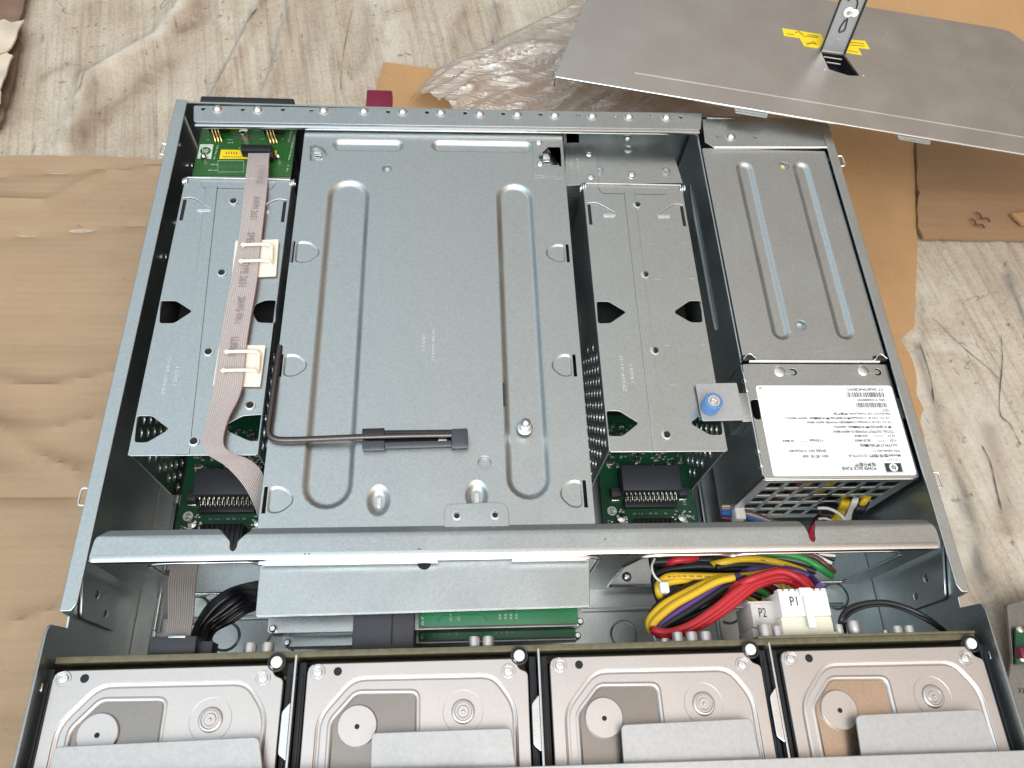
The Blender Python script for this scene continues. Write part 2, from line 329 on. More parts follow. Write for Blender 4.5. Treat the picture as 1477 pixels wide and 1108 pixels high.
def circ(x, y, r, n=20): return [(x + r * math.cos(2 * PI * i / n), y + r * math.sin(2 * PI * i / n)) for i in range(n)]
def capsule(a, b, r, n=10):
    a, b = Vector(a[:2]), Vector(b[:2]); d = (b - a); an = math.atan2(d.y, d.x); out = []
    for i in range(n + 1): t = an - PI / 2 + PI * i / n; out.append((b.x + r * math.cos(t), b.y + r * math.sin(t)))
    for i in range(n + 1): t = an + PI / 2 + PI * i / n; out.append((a.x + r * math.cos(t), a.y + r * math.sin(t)))
    return out
def rnd(pts, r, n=4):
    out = []; k = len(pts)
    for i in range(k):
        a, b, c = Vector(pts[i - 1][:2]), Vector(pts[i][:2]), Vector(pts[(i + 1) % k][:2])
        rr = r[i] if isinstance(r, (list, tuple)) else r
        d1 = (a - b); d2 = (c - b); q = min(rr, d1.length * .45, d2.length * .45)
        p0 = b + d1.normalized() * q; p1 = b + d2.normalized() * q
        for j in range(n + 1):
            t = j / n; out.append(tuple(p0 * (1 - t) ** 2 + b * 2 * t * (1 - t) + p1 * t * t))
    return out
def rect(x0, y0, x1, y1): return [(x0, y0), (x1, y0), (x1, y1), (x0, y1)]
def pts2(z, l, f=None): return [tuple(P(*(f(*q) if f else q), z))[:2] for q in l]
BEAD = [(-.0005, -.0002), (0, -.0002), (.0004, -.0004), (.0011, -.0011), (.0018, -.0017), (.0023, -.0018)]
def bead(g, pts, z, d=1.0, w=1.0): g.recess(pts, [(a * w if a > 0 else a, b * d if a > 0 else b) for a, b in BEAD], z)
def screw(parent, x, y, z, r=.0028, h=.0016, name='screw', mat='screw', slot=True):
    g = G(); pr = [(r, -.001), (r, 0), (r * .92, h * .45), (r * .7, h * .8), (r * .42, h)]
    if slot: pr += [(r * .38, h * .55), (.0, h * .5)]
    else: pr += [(0, h * 1.02)]
    g.lathe(pr, (x, y, z), 20); o = g.build(name, mat, parent)
    return o
def yz(x):   # local (u,v,w) -> world (x+w, u, v): sheets standing in the YZ plane
    return Matrix(((0, 0, 1, x), (1, 0, 0, 0), (0, 1, 0, 0), (0, 0, 0, 1)))
def xz(y):   # local (u,v,w) -> world (u, y-w, v)
    return Matrix(((1, 0, 0, 0), (0, 0, -1, y), (0, 1, 0, 0), (0, 0, 0, 1)))
XL, XR = -.2225, .2225
ZT = .089
# ------------------------------------------------------------------ setting: floor, bare patch
def ridge(x, y, pl, w, h):
    best = 9
    for (a, b) in zip(pl[:-1], pl[1:]):
        dx, dy = b[0] - a[0], b[1] - a[1]; t = max(0, min(1, ((x - a[0]) * dx + (y - a[1]) * dy) / (dx * dx + dy * dy)))
        best = min(best, math.hypot(x - a[0] - t * dx, y - a[1] - t * dy))
    return h * math.exp(-(best / w) ** 2)
FZ = -.004
rid = [(pts2(FZ, [(100, 214), (112, 170), (130, 115), (230, 60), (290, -20)]), .010, .009),
       (pts2(FZ, [(300, 160), (345, 80), (385, -20)]), .005, .007),
       (pts2(FZ, [(380, 160), (410, 60), (425, -20)]), .005, .006),
       (pts2(FZ, [(1440, 350), (1477, 430), (1520, 500)]), .005, .003),
       (pts2(FZ, [(1310, 500), (1350, 640), (1400, 760), (1440, 900), (1450, 1000)]), .005, .002),
       (pts2(FZ, [(700, 150), (712, 60), (718, -20)]), .004, .003),
       (pts2(FZ, [(535, 120), (548, 20), (555, -20)]), .004, .003)]
NX, NY = 440, 320; g = G(); vs = []; fs = []
x0, x1, y0, y1 = -.62, .72, -.2, .78
for j in range(NY + 1):
    for i in range(NX + 1):
        x = x0 + (x1 - x0) * i / NX; y = y0 + (y1 - y0) * j / NY
        h = sum(ridge(x, y, pl, w, a) for pl, w, a in rid)
        inside = 1 if (-.23 < x < .24 and y < .37) else 0
        h += .0012 * noise.noise(Vector((x * 30, y * 9, 0))) + .002 * noise.noise(Vector((x * 6, y * 5, 3)))
        edge = max(0, min(1, 1 - (max(-.24 - x, x - .24, y - .37, 0)) / .02)); h = h * (1 - edge) - .002 * edge
        vs.append((x, y, FZ + h))
for j in range(NY):
    for i in range(NX):
        a = j * (NX + 1) + i; fs.append([a, a + 1, a + NX + 2, a + NX + 1])
g.add(vs, fs)
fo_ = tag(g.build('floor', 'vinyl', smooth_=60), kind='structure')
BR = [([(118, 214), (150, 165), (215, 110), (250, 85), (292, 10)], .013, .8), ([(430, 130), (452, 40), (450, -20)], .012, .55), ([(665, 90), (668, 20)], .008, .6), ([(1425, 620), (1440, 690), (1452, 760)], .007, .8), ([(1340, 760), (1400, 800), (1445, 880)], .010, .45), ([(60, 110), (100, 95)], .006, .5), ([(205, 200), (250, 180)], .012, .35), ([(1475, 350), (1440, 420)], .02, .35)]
CREAM_HL = [([(95, 214), (118, 130), (170, 88), (235, 55), (285, -20)], .007, .9), ([(335, 80), (372, 0)], .006, .5), ([(550, 100), (560, -10)], .014, .6), ([(1345, 420), (1380, 560), (1430, 700)], .02, .45), ([(1300, 520), (1350, 680), (1395, 800)], .012, .8), ([(740, 60), (760, 0)], .02, .4)]  # cream strokes; those along wrinkle ridges are highlights painted into the colour
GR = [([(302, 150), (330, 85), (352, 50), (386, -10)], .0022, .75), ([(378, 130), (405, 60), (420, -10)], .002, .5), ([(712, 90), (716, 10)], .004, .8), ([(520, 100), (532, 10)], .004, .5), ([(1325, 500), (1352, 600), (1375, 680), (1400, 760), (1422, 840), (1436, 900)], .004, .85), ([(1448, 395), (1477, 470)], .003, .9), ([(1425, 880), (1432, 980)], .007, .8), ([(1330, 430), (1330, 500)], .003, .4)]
GRP = [[(pts2(FZ, q_), w_, a_) for q_, w_, a_ in L0] for L0 in (BR, CREAM_HL, GR)]
at_ = fo_.data.color_attributes.new('dirt_and_tone', 'FLOAT_COLOR', 'POINT')  # channels: brown stain, painted cream ridge highlight, grey dirt
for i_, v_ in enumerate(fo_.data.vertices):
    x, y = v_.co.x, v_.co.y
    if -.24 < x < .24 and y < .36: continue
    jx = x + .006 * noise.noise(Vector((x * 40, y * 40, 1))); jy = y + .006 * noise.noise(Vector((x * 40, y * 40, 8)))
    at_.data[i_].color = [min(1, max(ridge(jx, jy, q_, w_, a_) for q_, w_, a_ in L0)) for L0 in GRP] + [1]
g = G(); g.box(-6, 6, -6, 6, -.03, -.0065); tag(g.build('ground', 'vinyl'), kind='structure')
def sheet(poly, z, th, jag=0.0, step=.006, h=None, seed=0):
    """thin sheet with a ragged outline, gridded so that it can carry height"""
    out = []
    k = len(poly)
    for i in range(k):
        a, b = Vector(poly[i][:2]), Vector(poly[(i + 1) % k][:2]); n = max(1, int((b - a).length / step)); nn = (b - a).normalized(); nn = Vector((-nn.y, nn.x))
        for j in range(n):
            q = a.lerp(b, j / n); d = jag * noise.noise(Vector((q.x * 90, q.y * 90, seed))) + jag * .5 * noise.noise(Vector((q.x * 300, q.y * 300, seed + 5)))
            out.append(tuple(q + nn * d))
    return out
def subdiv_sheet(g, hfun, z):
    """triangulate and subdivide the sheet, then lift it"""
    bm = bmesh.new(); vv = [bm.verts.new(v) for v in g.v]
    for f in g.f:
        try: bm.faces.new([vv[i] for i in f])
        except ValueError: pass
    for v in bm.verts: v.co.z += hfun(v.co.x, v.co.y)
    bm.verts.index_update(); g.v = [v.co.copy() for v in bm.verts]; bm.free()
def cardboard(name, poly, z, th, mat, label, jag=.0015, hf=None, seed=0, cell=.006):
    out = sheet(poly, z, th, jag, .005, seed=seed)
    # clip a grid against the outline so the sheet can buckle
    bm = bmesh.new(); vv = [bm.verts.new((p[0], p[1], 0)) for p in out]; bm.faces.new(vv)
    xs = [p[0] for p in out]; ys = [p[1] for p in out]
    if hf:
        t = min(xs) + cell
        while t < max(xs): bmesh.ops.bisect_plane(bm, geom=bm.verts[:] + bm.edges[:] + bm.faces[:], plane_co=(t, 0, 0), plane_no=(1, 0, 0)); t += cell
        t = min(ys) + cell
        while t < max(ys): bmesh.ops.bisect_plane(bm, geom=bm.verts[:] + bm.edges[:] + bm.faces[:], plane_co=(0, t, 0), plane_no=(0, 1, 0)); t += cell
    bmesh.ops.recalc_face_normals(bm, faces=bm.faces[:])
    if sum(f.normal.z for f in bm.faces) < 0: bmesh.ops.reverse_faces(bm, faces=bm.faces[:])
    for v in bm.verts: v.co.z = z + (hf(v.co.x, v.co.y) if hf else 0)
    r = bmesh.ops.extrude_face_region(bm, geom=bm.faces[:])
    for e in r['geom']:
        if isinstance(e, bmesh.types.BMVert): pass
    top = [e for e in r['geom'] if isinstance(e, bmesh.types.BMVert)]
    for v in top: v.co.z -= th
    bmesh.ops.recalc_face_normals(bm, faces=bm.faces[:])
    bm.verts.index_update(); g = G(); g.v = [v.co.copy() for v in bm.verts]; g.f = [[v.index for v in f.verts] for f in bm.faces]; bm.free()
    o = g.build(name, mat, smooth_=40); tag(o, label, 'cardboard'); return o
cre = [(pts2(0, [(-60, 255), (240, 235)]), .0022, -.0012), (pts2(0, [(-60, 290), (70, 290), (150, 250), (240, 240)]), .003, .0015),
       (pts2(0, [(-60, 345), (235, 320)]), .002, -.0012), (pts2(0, [(-60, 545), (60, 560), (170, 540)]), .004, .0022),
       (pts2(0, [(-60, 600), (60, 625), (150, 600)]), .003, .0015), (pts2(0, [(-20, 610), (60, 660), (110, 680)]), .003, .002),
       (pts2(0, [(-60, 710), (120, 718)]), .0025, -.0015), (pts2(0, [(20, 900), (70, 885), (110, 870)]), .003, .002), (pts2(0, [(-60, 1030), (60, 1020)]), .003, -.001)]
def hleft(x, y):
    if x > -.232: return -.0008
    h = sum(ridge(x, y, pl, w * 1.2, a * 2.2) for pl, w, a in cre)
    yy = y + .006 * noise.noise(Vector((x * 8, y * 5, 9))); h += .0018 * (2 * abs(((yy / .026) % 1) - .5) - .5) * (.5 + noise.noise(Vector((x * 4, yy * 9, 5))))
    return h + .0011 * noise.noise(Vector((x * 14, y * 40, 0))) + .0008 * noise.noise(Vector((x * 40, y * 60, 2)))
cardboard('cardboard_sheet', pts2(0, [(-160, 222), (60, 224), (243, 230), (262, 330)]) + [(-.1, .3), (-.1, -.16), (-.5, -.16)], -.0006, .003, 'card',
          'large creased brown cardboard sheet under the left side of the open server case', .002, hleft, 1, .005)
def hbump(s, a=.0012): return lambda x, y: a * noise.noise(Vector((x * 25, y * 25, s)))
cardboard('cardboard_sheet', pts2(0, [(1130, 130), (1318, 205), (1323, 350), (1320, 470), (1300, 486), (1195, 492)]) + [(.13, .2), (.13, .3)], -.0002, .003, 'cardb',
          'orange brown cardboard strip beside the upper right side of the server case', .0008, hbump(3), 2, .008)
cardboard('cardboard_sheet', pts2(0, [(1318, 60), (1600, 60), (1620, 352), (1456, 348), (1330, 346), (1322, 330)]), .0025, .0025, 'cardc',
          'brown cardboard flap with a squiggle mark on the right side below the metal lid', .0008, lambda x, y: .003 * math.exp(-((y - P(1400, 285, 0).y) / .004) ** 2) + hbump(4)(x, y), 3, .007)
cardboard('cardboard_sheet', pts2(0, [(880, -40), (1500, -40), (1560, 90), (1240, 110), (940, 60)]), .0045, .003, 'cardb',
          'orange cardboard behind the lid at the top right of the photo', .001, hbump(5), 4, .01)
cardboard('cardboard_sheet', pts2(0, [(553, 91), (640, 102), (830, 120), (1250, 140), (1250, 250), (530, 185)]), .0012, .003, 'cardb',
          'orange cardboard corner poking out by the maroon tab and under the clear film', .0008, None, 5)
cardboard('cardboard_sheet', pts2(0, [(1452, 315), (1600, 300), (1600, 345), (1468, 330)]), .0065, .0025, 'cardb',
          'small torn cardboard scrap at the right edge of the photo on the brown flap', .001, None, 6)
cardboard('cardboard_sheet', pts2(0, [(1296, 484), (1316, 520), (1330, 600), (1342, 700), (1330, 760), (1300, 700), (1270, 560), (1240, 488)]), -.0002, .002, 'cardb',
          'narrow torn cardboard remnant along the right side of the case beside the power module', .003, None, 8)
# squiggle on the flap
fl = [o for o in col.objects if o.get('label', '').startswith('brown cardboard flap')][0]
g = G()
for dx, dy in ((0, 0), (-8, 9)):
    q = [(1408 + dx, 306 + dy), (1414 + dx, 310 + dy), (1416 + dx, 315 + dy), (1424 + dx, 315 + dy), (1428 + dx, 320 + dy)]
    g.tube([tuple(P(a, b, .0062)) for a, b in q], .0007, 4, 2)
g.build('ink_mark', 'brown', fl)
# stained bare strip at top-left and torn flakes
cardboard('bare_floor_patch', pts2(FZ, [(-40, -40), (50, -30), (38, 40), (30, 110), (12, 180), (-40, 250)]), .0035, .002, 'dirt_and_tone', None, .003, None, 9)
o = [o for o in col.objects if o.name.startswith('bare_floor_patch')][0]
for k in ('label', 'category'): 
    if k in o: del o[k]
o['kind'] = 'structure'
fk = [([(-20, 50), (12, 36), (22, 43), (38, 36), (30, 62), (14, 82), (-20, 105)], 'upper torn cream vinyl flake with a pointed tip at the left edge'),
      ([(-20, 110), (14, 84), (24, 88), (12, 118), (-2, 150), (-20, 160)], 'middle torn cream vinyl flake at the left edge'),
      ([(-20, 150), (8, 138), (6, 156), (-20, 175)], 'lowest small torn vinyl flake at the left edge')]
for i, (q, lb) in enumerate(fk):
    o = cardboard('vinyl_flake', pts2(.006, q), .008, .0015, 'flake', lb, .002, lambda x, y: .004 + .004 * noise.noise(Vector((x * 50, y * 50, 1))), 20 + i, .004); o['category'] = 'flake'
# cracks in the vinyl: gaping tears seen as dark slits
def slit(q, w, lb):
    pl = [Vector(P(a, b, .0)) for a, b in q]; L = []; R = []
    for i, p in enumerate(pl):
        d = (pl[min(i + 1, len(pl) - 1)] - pl[max(i - 1, 0)]).normalized(); n = Vector((-d.y, d.x, 0)); ww = w * .42 * (1 if 0 < i < len(pl) - 1 else .1) * (.2 + 1.3 * abs(noise.noise(p * 160)) + .3 * random.random())
        for s, l in ((1, L), (-1, R)):
            v = p + n * ww * s; hh = sum(ridge(v.x, v.y, a, b_, c) for a, b_, c in rid) + .0012 * noise.noise(Vector((v.x * 30, v.y * 9, 0))) + .002 * noise.noise(Vector((v.x * 6, v.y * 5, 3)))
            l.append((v.x, v.y, FZ + hh + .0009))
    return L, R
g = G()
for q, w in (([(150, 90), (125, 110), (119, 130), (108, 145)], .0010), ([(80, 160), (75, 175)], .0006), ([(64, 195), (55, 222)], .0008), ([(75, 176), (84, 180)], .0005),
             ([(345, 52), (358, 36), (372, 15)], .0010), ([(716, 30), (712, 60)], .0009),
             ([(677, 30), (675, 60)], .0005), ([(1350, 455), (1390, 495), (1432, 530), (1447, 545)], .0007), ([(1448, 480), (1450, 520), (1446, 590), (1462, 610), (1477, 640)], .0010),
             ([(1420, 640), (1432, 665), (1440, 700), (1450, 740)], .0016), ([(1330, 490), (1345, 540), (1350, 580)], .0012), ([(1375, 690), (1390, 740)], .0012), ([(1452, 395), (1480, 400)], .0007),
             ([(1405, 515), (1396, 527), (1404, 530)], .0006), ([(1200 + 235, 420), (1477, 470)], .0008), ([(508, 5), (497, 60), (490, 120)], .0006), ([(1370, 560), (1374, 640)], .0005), ([(1395, 770), (1402, 800)], .0012), ([(1425, 860), (1430, 905)], .0010)):
    L_, R_ = slit(smooth([(a, b, 0) for a, b in q], 4) and [(a, b) for a, b, _ in smooth([(a, b, 0) for a, b in q], 5)], w, '')
    n = len(L_); g.add(L_ + R_, [[i, i + 1, n + i + 1, n + i] for i in range(n - 1)])
tag(g.build('floor_cracks', 'crack'), kind='structure')
# ------------------------------------------------------------------ server case
case = empty('server_case', (0, .13, 0), 'open zinc plated steel server case with its top lid removed, lying on cardboard', 'server case')
g = G(); g.box(XL + .001, XR - .001, -.15, .3570, .0005, .0018); 
g.box(-.212, -.209, .012, .30, .0018, .0030, .0005); g.box(.118, .122, .012, .16, .0018, .0034, .0007); g.box(-.2, .2, .036, .0385, .0018, .0032, .0006)
bp = g.build('floor_panel', 'zinc', case)
for x, y in ((282, 880), (325, 918), (405, 930), (900, 915), (962, 915), (1175, 870), (1205, 860), (1050, 880)):
    q = P(x, y, .002); g = G(); g.lathe([(.0085, 0), (.0085, .0004), (.0075, .0009), (.0070, .0002), (0, .0002)], (q.x, q.y, .0018), 28); g.build('stamped_ring', 'zinc', case)
for x, y in ((904, 832), (1060, 838), (440, 820)):
    q = P(x, y, .002); screw(case, q.x, q.y, .002, .003, .0015, 'floor_screw')
for side, xx, s in (('left', XL, 1), ('right', XR, -1)):
    # main (rear) part of the side wall with outer flange, taller front part
    out = [(.3575, .001), (.3575, .088), (.031, .088), (.0265, .088), (.0255, .080), (.0205, .0795), (.0195, .0955), (.016, .098), (-.15, .098), (-.15, .001)]
    holes = [circ(.040, .060, .0022, 12), circ(.031, .047, .0022, 12)]
    g = G(); w = G().plate(out, .0006, .0012, holes, .0002); g.add(w.v, w.f, yz(xx))
    wall = g.build('side_wall', 'zinc', case)
    g = G()
    fw = .0068 if s > 0 else .0056
    fo = [(xx - s * .0006, .0265), (xx + s * (fw - .002), .0265), (xx + s * fw, .030), (xx + s * fw, .3560), (xx - s * .0006, .3575)]
    g.plate(rnd(fo, .001, 2), ZT, .0012, (), .0004); g.build('rim_flange', 'zinc', wall)
    # doubler plate where the cross brace bolts on
    g = G(); w = G().plate(rnd([(.0600, .085), (.0265, .072), (.0265, .030), (.0600, .045)], .003), .0006, .0012, [circ(.040, .060, .0018, 12), circ(.033, .046, .0018, 12)], .0003); g.add(w.v, w.f, yz(xx + s * .0018)); g.build('doubler_plate', 'zinc', wall)
    for yy, zz in ((.040, .060), (.033, .046), (.25, .06), (.285, .05), (.335, .05), (.33, .075)):
        g = G(); g.lathe([(.0024, 0), (.0024, .0008), (.0012, .0014), (0, .0015)], (0, 0, 0), 14, mt=Matrix.Translation((xx + s * .0016, yy, zz)) @ Matrix.Rotation(s * PI / 2, 4, 'Y')); g.build('rivet', 'screw', wall)
    # small spring clips on the outside of the rim
    for px, py in (((242, 215), (127, 716)) if s > 0 else ((1213, 232), (1349, 692))):
        y_ = P(px, py, ZT).y
        g = G(); g.tube([(xx - s * .0005, y_ + .0045, .0885), (xx - s * .0030, y_ + .0040, .0888), (xx - s * .0034, y_, .0886), (xx - s * .0030, y_ - .0040, .0888), (xx - s * .0005, y_ - .0045, .0885)], .0006, 4); g.build('spring_clip', 'zincbright', wall)
g = G(); g.box(XL + .0014, .2208, .3555, .357, .002, .0872); g.build('rear_wall', 'zinc', case)
g = G(); w = G().plate([(.033, .0), (.357, .0), (.357, .087), (.160, .087), (.033, .04)], .0006, .0012, (), .0002)
# power bay partition, with a long pressed bead
g = G(); w = G().plate([(.1615, .002), (.3520, .002), (.3520, .085), (.1615, .085)], .0006, .0012, (), .0002); g.add(w.v, w.f, yz(.1285))
part = g.build('partition_wall', 'zinc', case)
g = G(); g.tube([(.1282, .318, .058), (.1272, .314, .058), (.1272, .25, .058), (.1272, .205, .058), (.1282, .200, .058)], .0011, 6); g.build('pressed_bead', 'zinc', part)
# floor-level strips seen beside the boards
g = G(); g.box(-.2085, -.2070, .03, .105, .0018, .010, .0006); g.build('floor_rib', 'zinc', case)
g = G(); g.box(.1165, .1180, .03, .16, .0018, .012, .0005); g.build('floor_rib', 'zinc', case)
# rear rail with rivets
rr = G(); zt = .0905
rr.plate(rnd([tuple(P(279, 152, zt))[:2], tuple(P(279, 176, zt))[:2], tuple(P(1011, 187, zt))[:2], tuple(P(1013, 163, zt))[:2]], .0015, 3), zt, .0014, [circ(*tuple(P(a, b, zt))[:2], .0012, 10) for a, b in ((293, 157), (350, 158), (408, 158), (449, 160), (560, 161), (616, 162), (671, 163), (726, 164), (780, 165), (834, 166), (888, 167), (941, 167), (982, 169))], .0004)
a = P(280, 178, zt); b = P(1010, 188, zt); d = (b - a).normalized(); L_ = (b - a).length
rail = rr.build('rear_rail', 'zinc', case)
g = G(); ml = Matrix.Translation(a) @ Matrix.Rotation(math.atan2(d.y, d.x), 4, 'Z')
g.box(0, L_, -.0022, .0008, -.0030, -.0002, .0011, mt=ml); g.build('rolled_lip', 'zincbright', rail)
for px, py in ((314, 158), (372, 159), (467, 160), (525, 161), (581, 162), (636, 163), (692, 165), (746, 166), (800, 167), (854, 168), (907, 169), (961, 170)):
    q = P(px, py, zt); g = G(); g.lathe([(.0038, -.0008), (.0036, 0), (.0032, .0001), (.0029, .0010), (.002, .0020), (.001, .0025), (0, .0026)], (q.x, q.y, zt), 24); g.build('rivet', 'screw', rail)
# things on the outside of the rear wall
g = G(); g.box(*sorted((P(288, 145, .086).x, P(424, 145, .086).x)), .3578, .3640, .04, .086, .001); g.build('rear_module_face', 'black', case)
q0, q1 = P(529, 130, .075), P(566, 130, .075)
g = G(); g.box(q0.x, q1.x, .3575, P(545, 130, .075).y, .068, .0755, .0012); g.build('release_tab', 'maroon', case)
q0 = P(1008, 155, .075); g = G(); g.box(q0.x - .003, q0.x + .003, .3575, .368, .06, .0755, .001); g.build('release_tab', 'maroon', case)
# power-bay rear flange
g = G(); g.plate(pts2(.088, [(1013, 172), (1017, 205), (1030, 212), (1196, 214), (1188, 176), (1120, 170)]), .088, .0012, [circ(*tuple(P(a, b, .088))[:2], .0011, 10) for a, b in ((1035, 197), (1089, 198))], .0003)
pf = g.build('power_bay_flange', 'zinc', case); q = P(1054, 198, .088); g = G(); g.lathe([(.0038, -.0008), (.0036, 0), (.0032, .0001), (.0029, .0010), (.002, .0020), (.001, .0025), (0, .0026)], (q.x, q.y, .088), 24); g.build('rivet', 'screw', pf)
a = P(1029, 213, .0875); b = P(1194, 213, .0875)
g = G(); g.tube([tuple(a), tuple(a.lerp(b, .5)), tuple(b)], .0012, 2, 3); g.build('rolled_lip', 'zincbright', pf)
g = G(); g.box(a.x + .0, b.x, a.y + .004, .3558, .0862, .0866); g.build('raised_seam', 'zinc', pf)
# middle rear bracket (left of power bay)
g = G(); zz = .074; q = pts2(zz, [(812, 186), (960, 186), (985, 264), (815, 266)])
g.plate(q, zz, .0012, [pts2(zz, [(816, 183), (836, 183), (836, 212), (817, 212)])], .0003); br = g.build('rear_bracket', 'zinc', case)
g = G(); q = pts2(zz + .0012, [(815, 206), (857, 205), (862, 240), (864, 266), (815, 268)]); g.plate(rnd(q, .002, 3), zz + .0012, .0012, (), .0003); d_ = g.build('doubler_plate', 'zinc', br)
g = G(); g.text('115P-0 A', tuple(P(833, 240, zz))[:2], PI / 2, width=.0125, height=.0016, z=zz + .00135); g.text('2003', tuple(P(824, 240, zz))[:2], PI / 2, width=.006, height=.0014, z=zz + .00135); g.build('stamped_text', 'stamp', d_)
for a, b in ((849, 224), (852, 257), (905, 198), (911, 253)):
    q = P(a, b, zz); screw(br, q.x, q.y, zz + .0006, .0026, .0012)
for a, b, r in ((906, 215, .0034), (960, 248, .0034), (864, 247, .0034)):
    q = P(a, b, zz); g = G(); g.lathe([(r, 0), (r * .95, .0007), (r * .8, .0009), (r * .75, .0001), (0, .0001)], (q.x, q.y, zz), 20); g.build('stamped_ring', 'zinc', br)
# cross brace
xa, xb = -.2150, .2150; yf, yr = .0500, .0610; zb = .0895
def vnotch(cx, w=.007, top=yr + .0045, bot=.0548, r=.0016):
    return [(cx + w, top), (cx + w * .75, top - .002), (cx + r, bot + .0035), (cx + r, bot + r * .4), (cx + r * .6, bot - r * .4), (cx, bot - r * .8), (cx - r * .6, bot - r * .4), (cx - r, bot + r * .4), (cx - r, bot + .0035), (cx - w * .75, top - .002), (cx - w, top)]
n1 = P(336, 790, zb).x; n2 = P(1172, 775, zb).x
o_ = [(xa, yf), (xb, yf), (xb, yr - .002), (xb - .003, yr + .0045)] + vnotch(n2, .0045) + vnotch(n1, .0085) + [(xa + .006, yr + .0045), (xa + .001, yr)]
g = G(); g.plate(rnd(o_, .0022, 3), zb, .0014, (), .0004)
bm = bmesh.new(); vv = [bm.verts.new(v) for v in g.v]
for f in g.f:
    try: bm.faces.new([vv[i] for i in f])
    except ValueError: pass
bmesh.ops.bisect_plane(bm, geom=bm.verts[:] + bm.edges[:] + bm.faces[:], plane_co=(0, yr + .0004, 0), plane_no=(0, 1, 0))
for v in bm.verts: v.co.z -= max(0, v.co.y - yr - .0004) * .55
bm.verts.index_update(); g.v = [v.co.copy() for v in bm.verts]; g.f = [[v.index for v in f.verts] for f in bm.faces]; bm.free()
brace = g.build('cross_brace', 'zinc', case)
# slight tilt strip: rear lip pressed lower
g = G(); g.box(xa + .0003, xb - .0003, yf - .0014, yf + .004, zb - .0042, zb + .0001, .0018); g.build('rolled_lip', 'zincbright', brace)
ops = [[(-.1900, .080), (-.180, .084), (-.128 - .012, .084), (-.128, .066), (-.128, .012), (-.190, .012)],
       [(-.122, .068), (-.116, .083), (.028, .083), (.036, .078), (.036, .02), (-.122, .02)],
       [(.052, .06), (.058, .080), (.066, .083), (.098, .083), (.106, .078), (.110, .082), (.118, .084), (.190, .084), (.200, .078), (.200, .010), (.052, .010)]]
g = G(); w = G().plate([(xa, .002), (xb, .002), (xb, zb - .0014), (xa, zb - .0014)], .0006, .0012, [rnd(o2, .003, 3) for o2 in ops], .0003); g.add(w.v, w.f, xz(yf + .0004)); fw = g.build('front_web', 'zinc', brace)
for o2 in ops:
    q = rnd(o2, .003, 3); pl = [(a, yf - .0004, b) for a, b in q]; g = G(); g.curve([pl], 0, .0009, '3D', 2, True); g.build('rolled_opening_edge', 'zincbright', fw)
g = G(); g.box(P(374, 805, .0845).x, P(632, 805, .0845).x, yf - .0028, yf - .0006, .083, .0862, .0006); g.box(P(738, 800, .0845).x, P(850, 800, .0845).x, yf - .0028, yf - .0006, .083, .0862, .0006); g.build('hanging_tab', 'zincbright', brace)
# tiny marks on the brace
g = G()
for a, b in ((603, 792), (606, 792), (440, 799), (446, 799), (873, 778)):
    q = P(a, b, zb); g.lathe([(.0004, 0), (0, .00012)], (q.x, q.y, zb + .0001), 8)
g.build('scuff_mark', 'ink', brace)
# front panel and the four tabs reaching over the drives
zf = .1010
fp = G(); fp.plate([tuple(P(-60, 1122, zf))[:2], tuple(P(745, 1106, zf))[:2], tuple(P(1510, 1081, zf))[:2], tuple(P(1540, 1190, zf))[:2], tuple(P(-90, 1220, zf))[:2]], zf, .0015, (), .0004)
fpo = fp.build('front_panel', 'strip', case)
tb = [[(78, 1080), (84, 1077), (368, 1063), (374, 1067), (384, 1160), (60, 1170)], [(536, 1062), (540, 1057), (734, 1050), (738, 1053), (748, 1140), (533, 1140)],
      [(896, 1050), (900, 1045), (1080, 1036), (1085, 1040), (1101, 1110), (901, 1120)], [(1235, 1036), (1239, 1031), (1412, 1023), (1418, 1027), (1444, 1100), (1247, 1120)]]
for q in tb:
    g = G(); g.plate(rnd(pts2(.0975, q), .0012, 3), .0975, .0014, (), .0004); g.build('cover_tab', 'strip', fpo)
# dividers between drives
PT = .11157
for i in range(3):
    cx = -PT + i * PT
    g = G(); g.box(cx - .0006, cx + .0006, -.14, .004, .055, .0935, .0004); 
    dv = g.build('drive_divider', 'zincbright', case)
    g = G(); g.plate(rnd([(cx - .0042, -.020), (cx - .0006, -.016), (cx - .0006, -.040), (cx - .0042, -.037)], .0012, 3), .0935, .001, (), .0003); g.build('side_lug', 'zincbright', dv)
g = G()
for px, py in ((57, 992), (1430, 945)):
    q = P(px, py, .09); g.box(q.x - .002 if q.x > 0 else XL, XR if q.x > 0 else q.x + .002, q.y - .002, q.y + .002, .087, .0915, .0008)
g.build('wall_pin', 'zincbright', case)
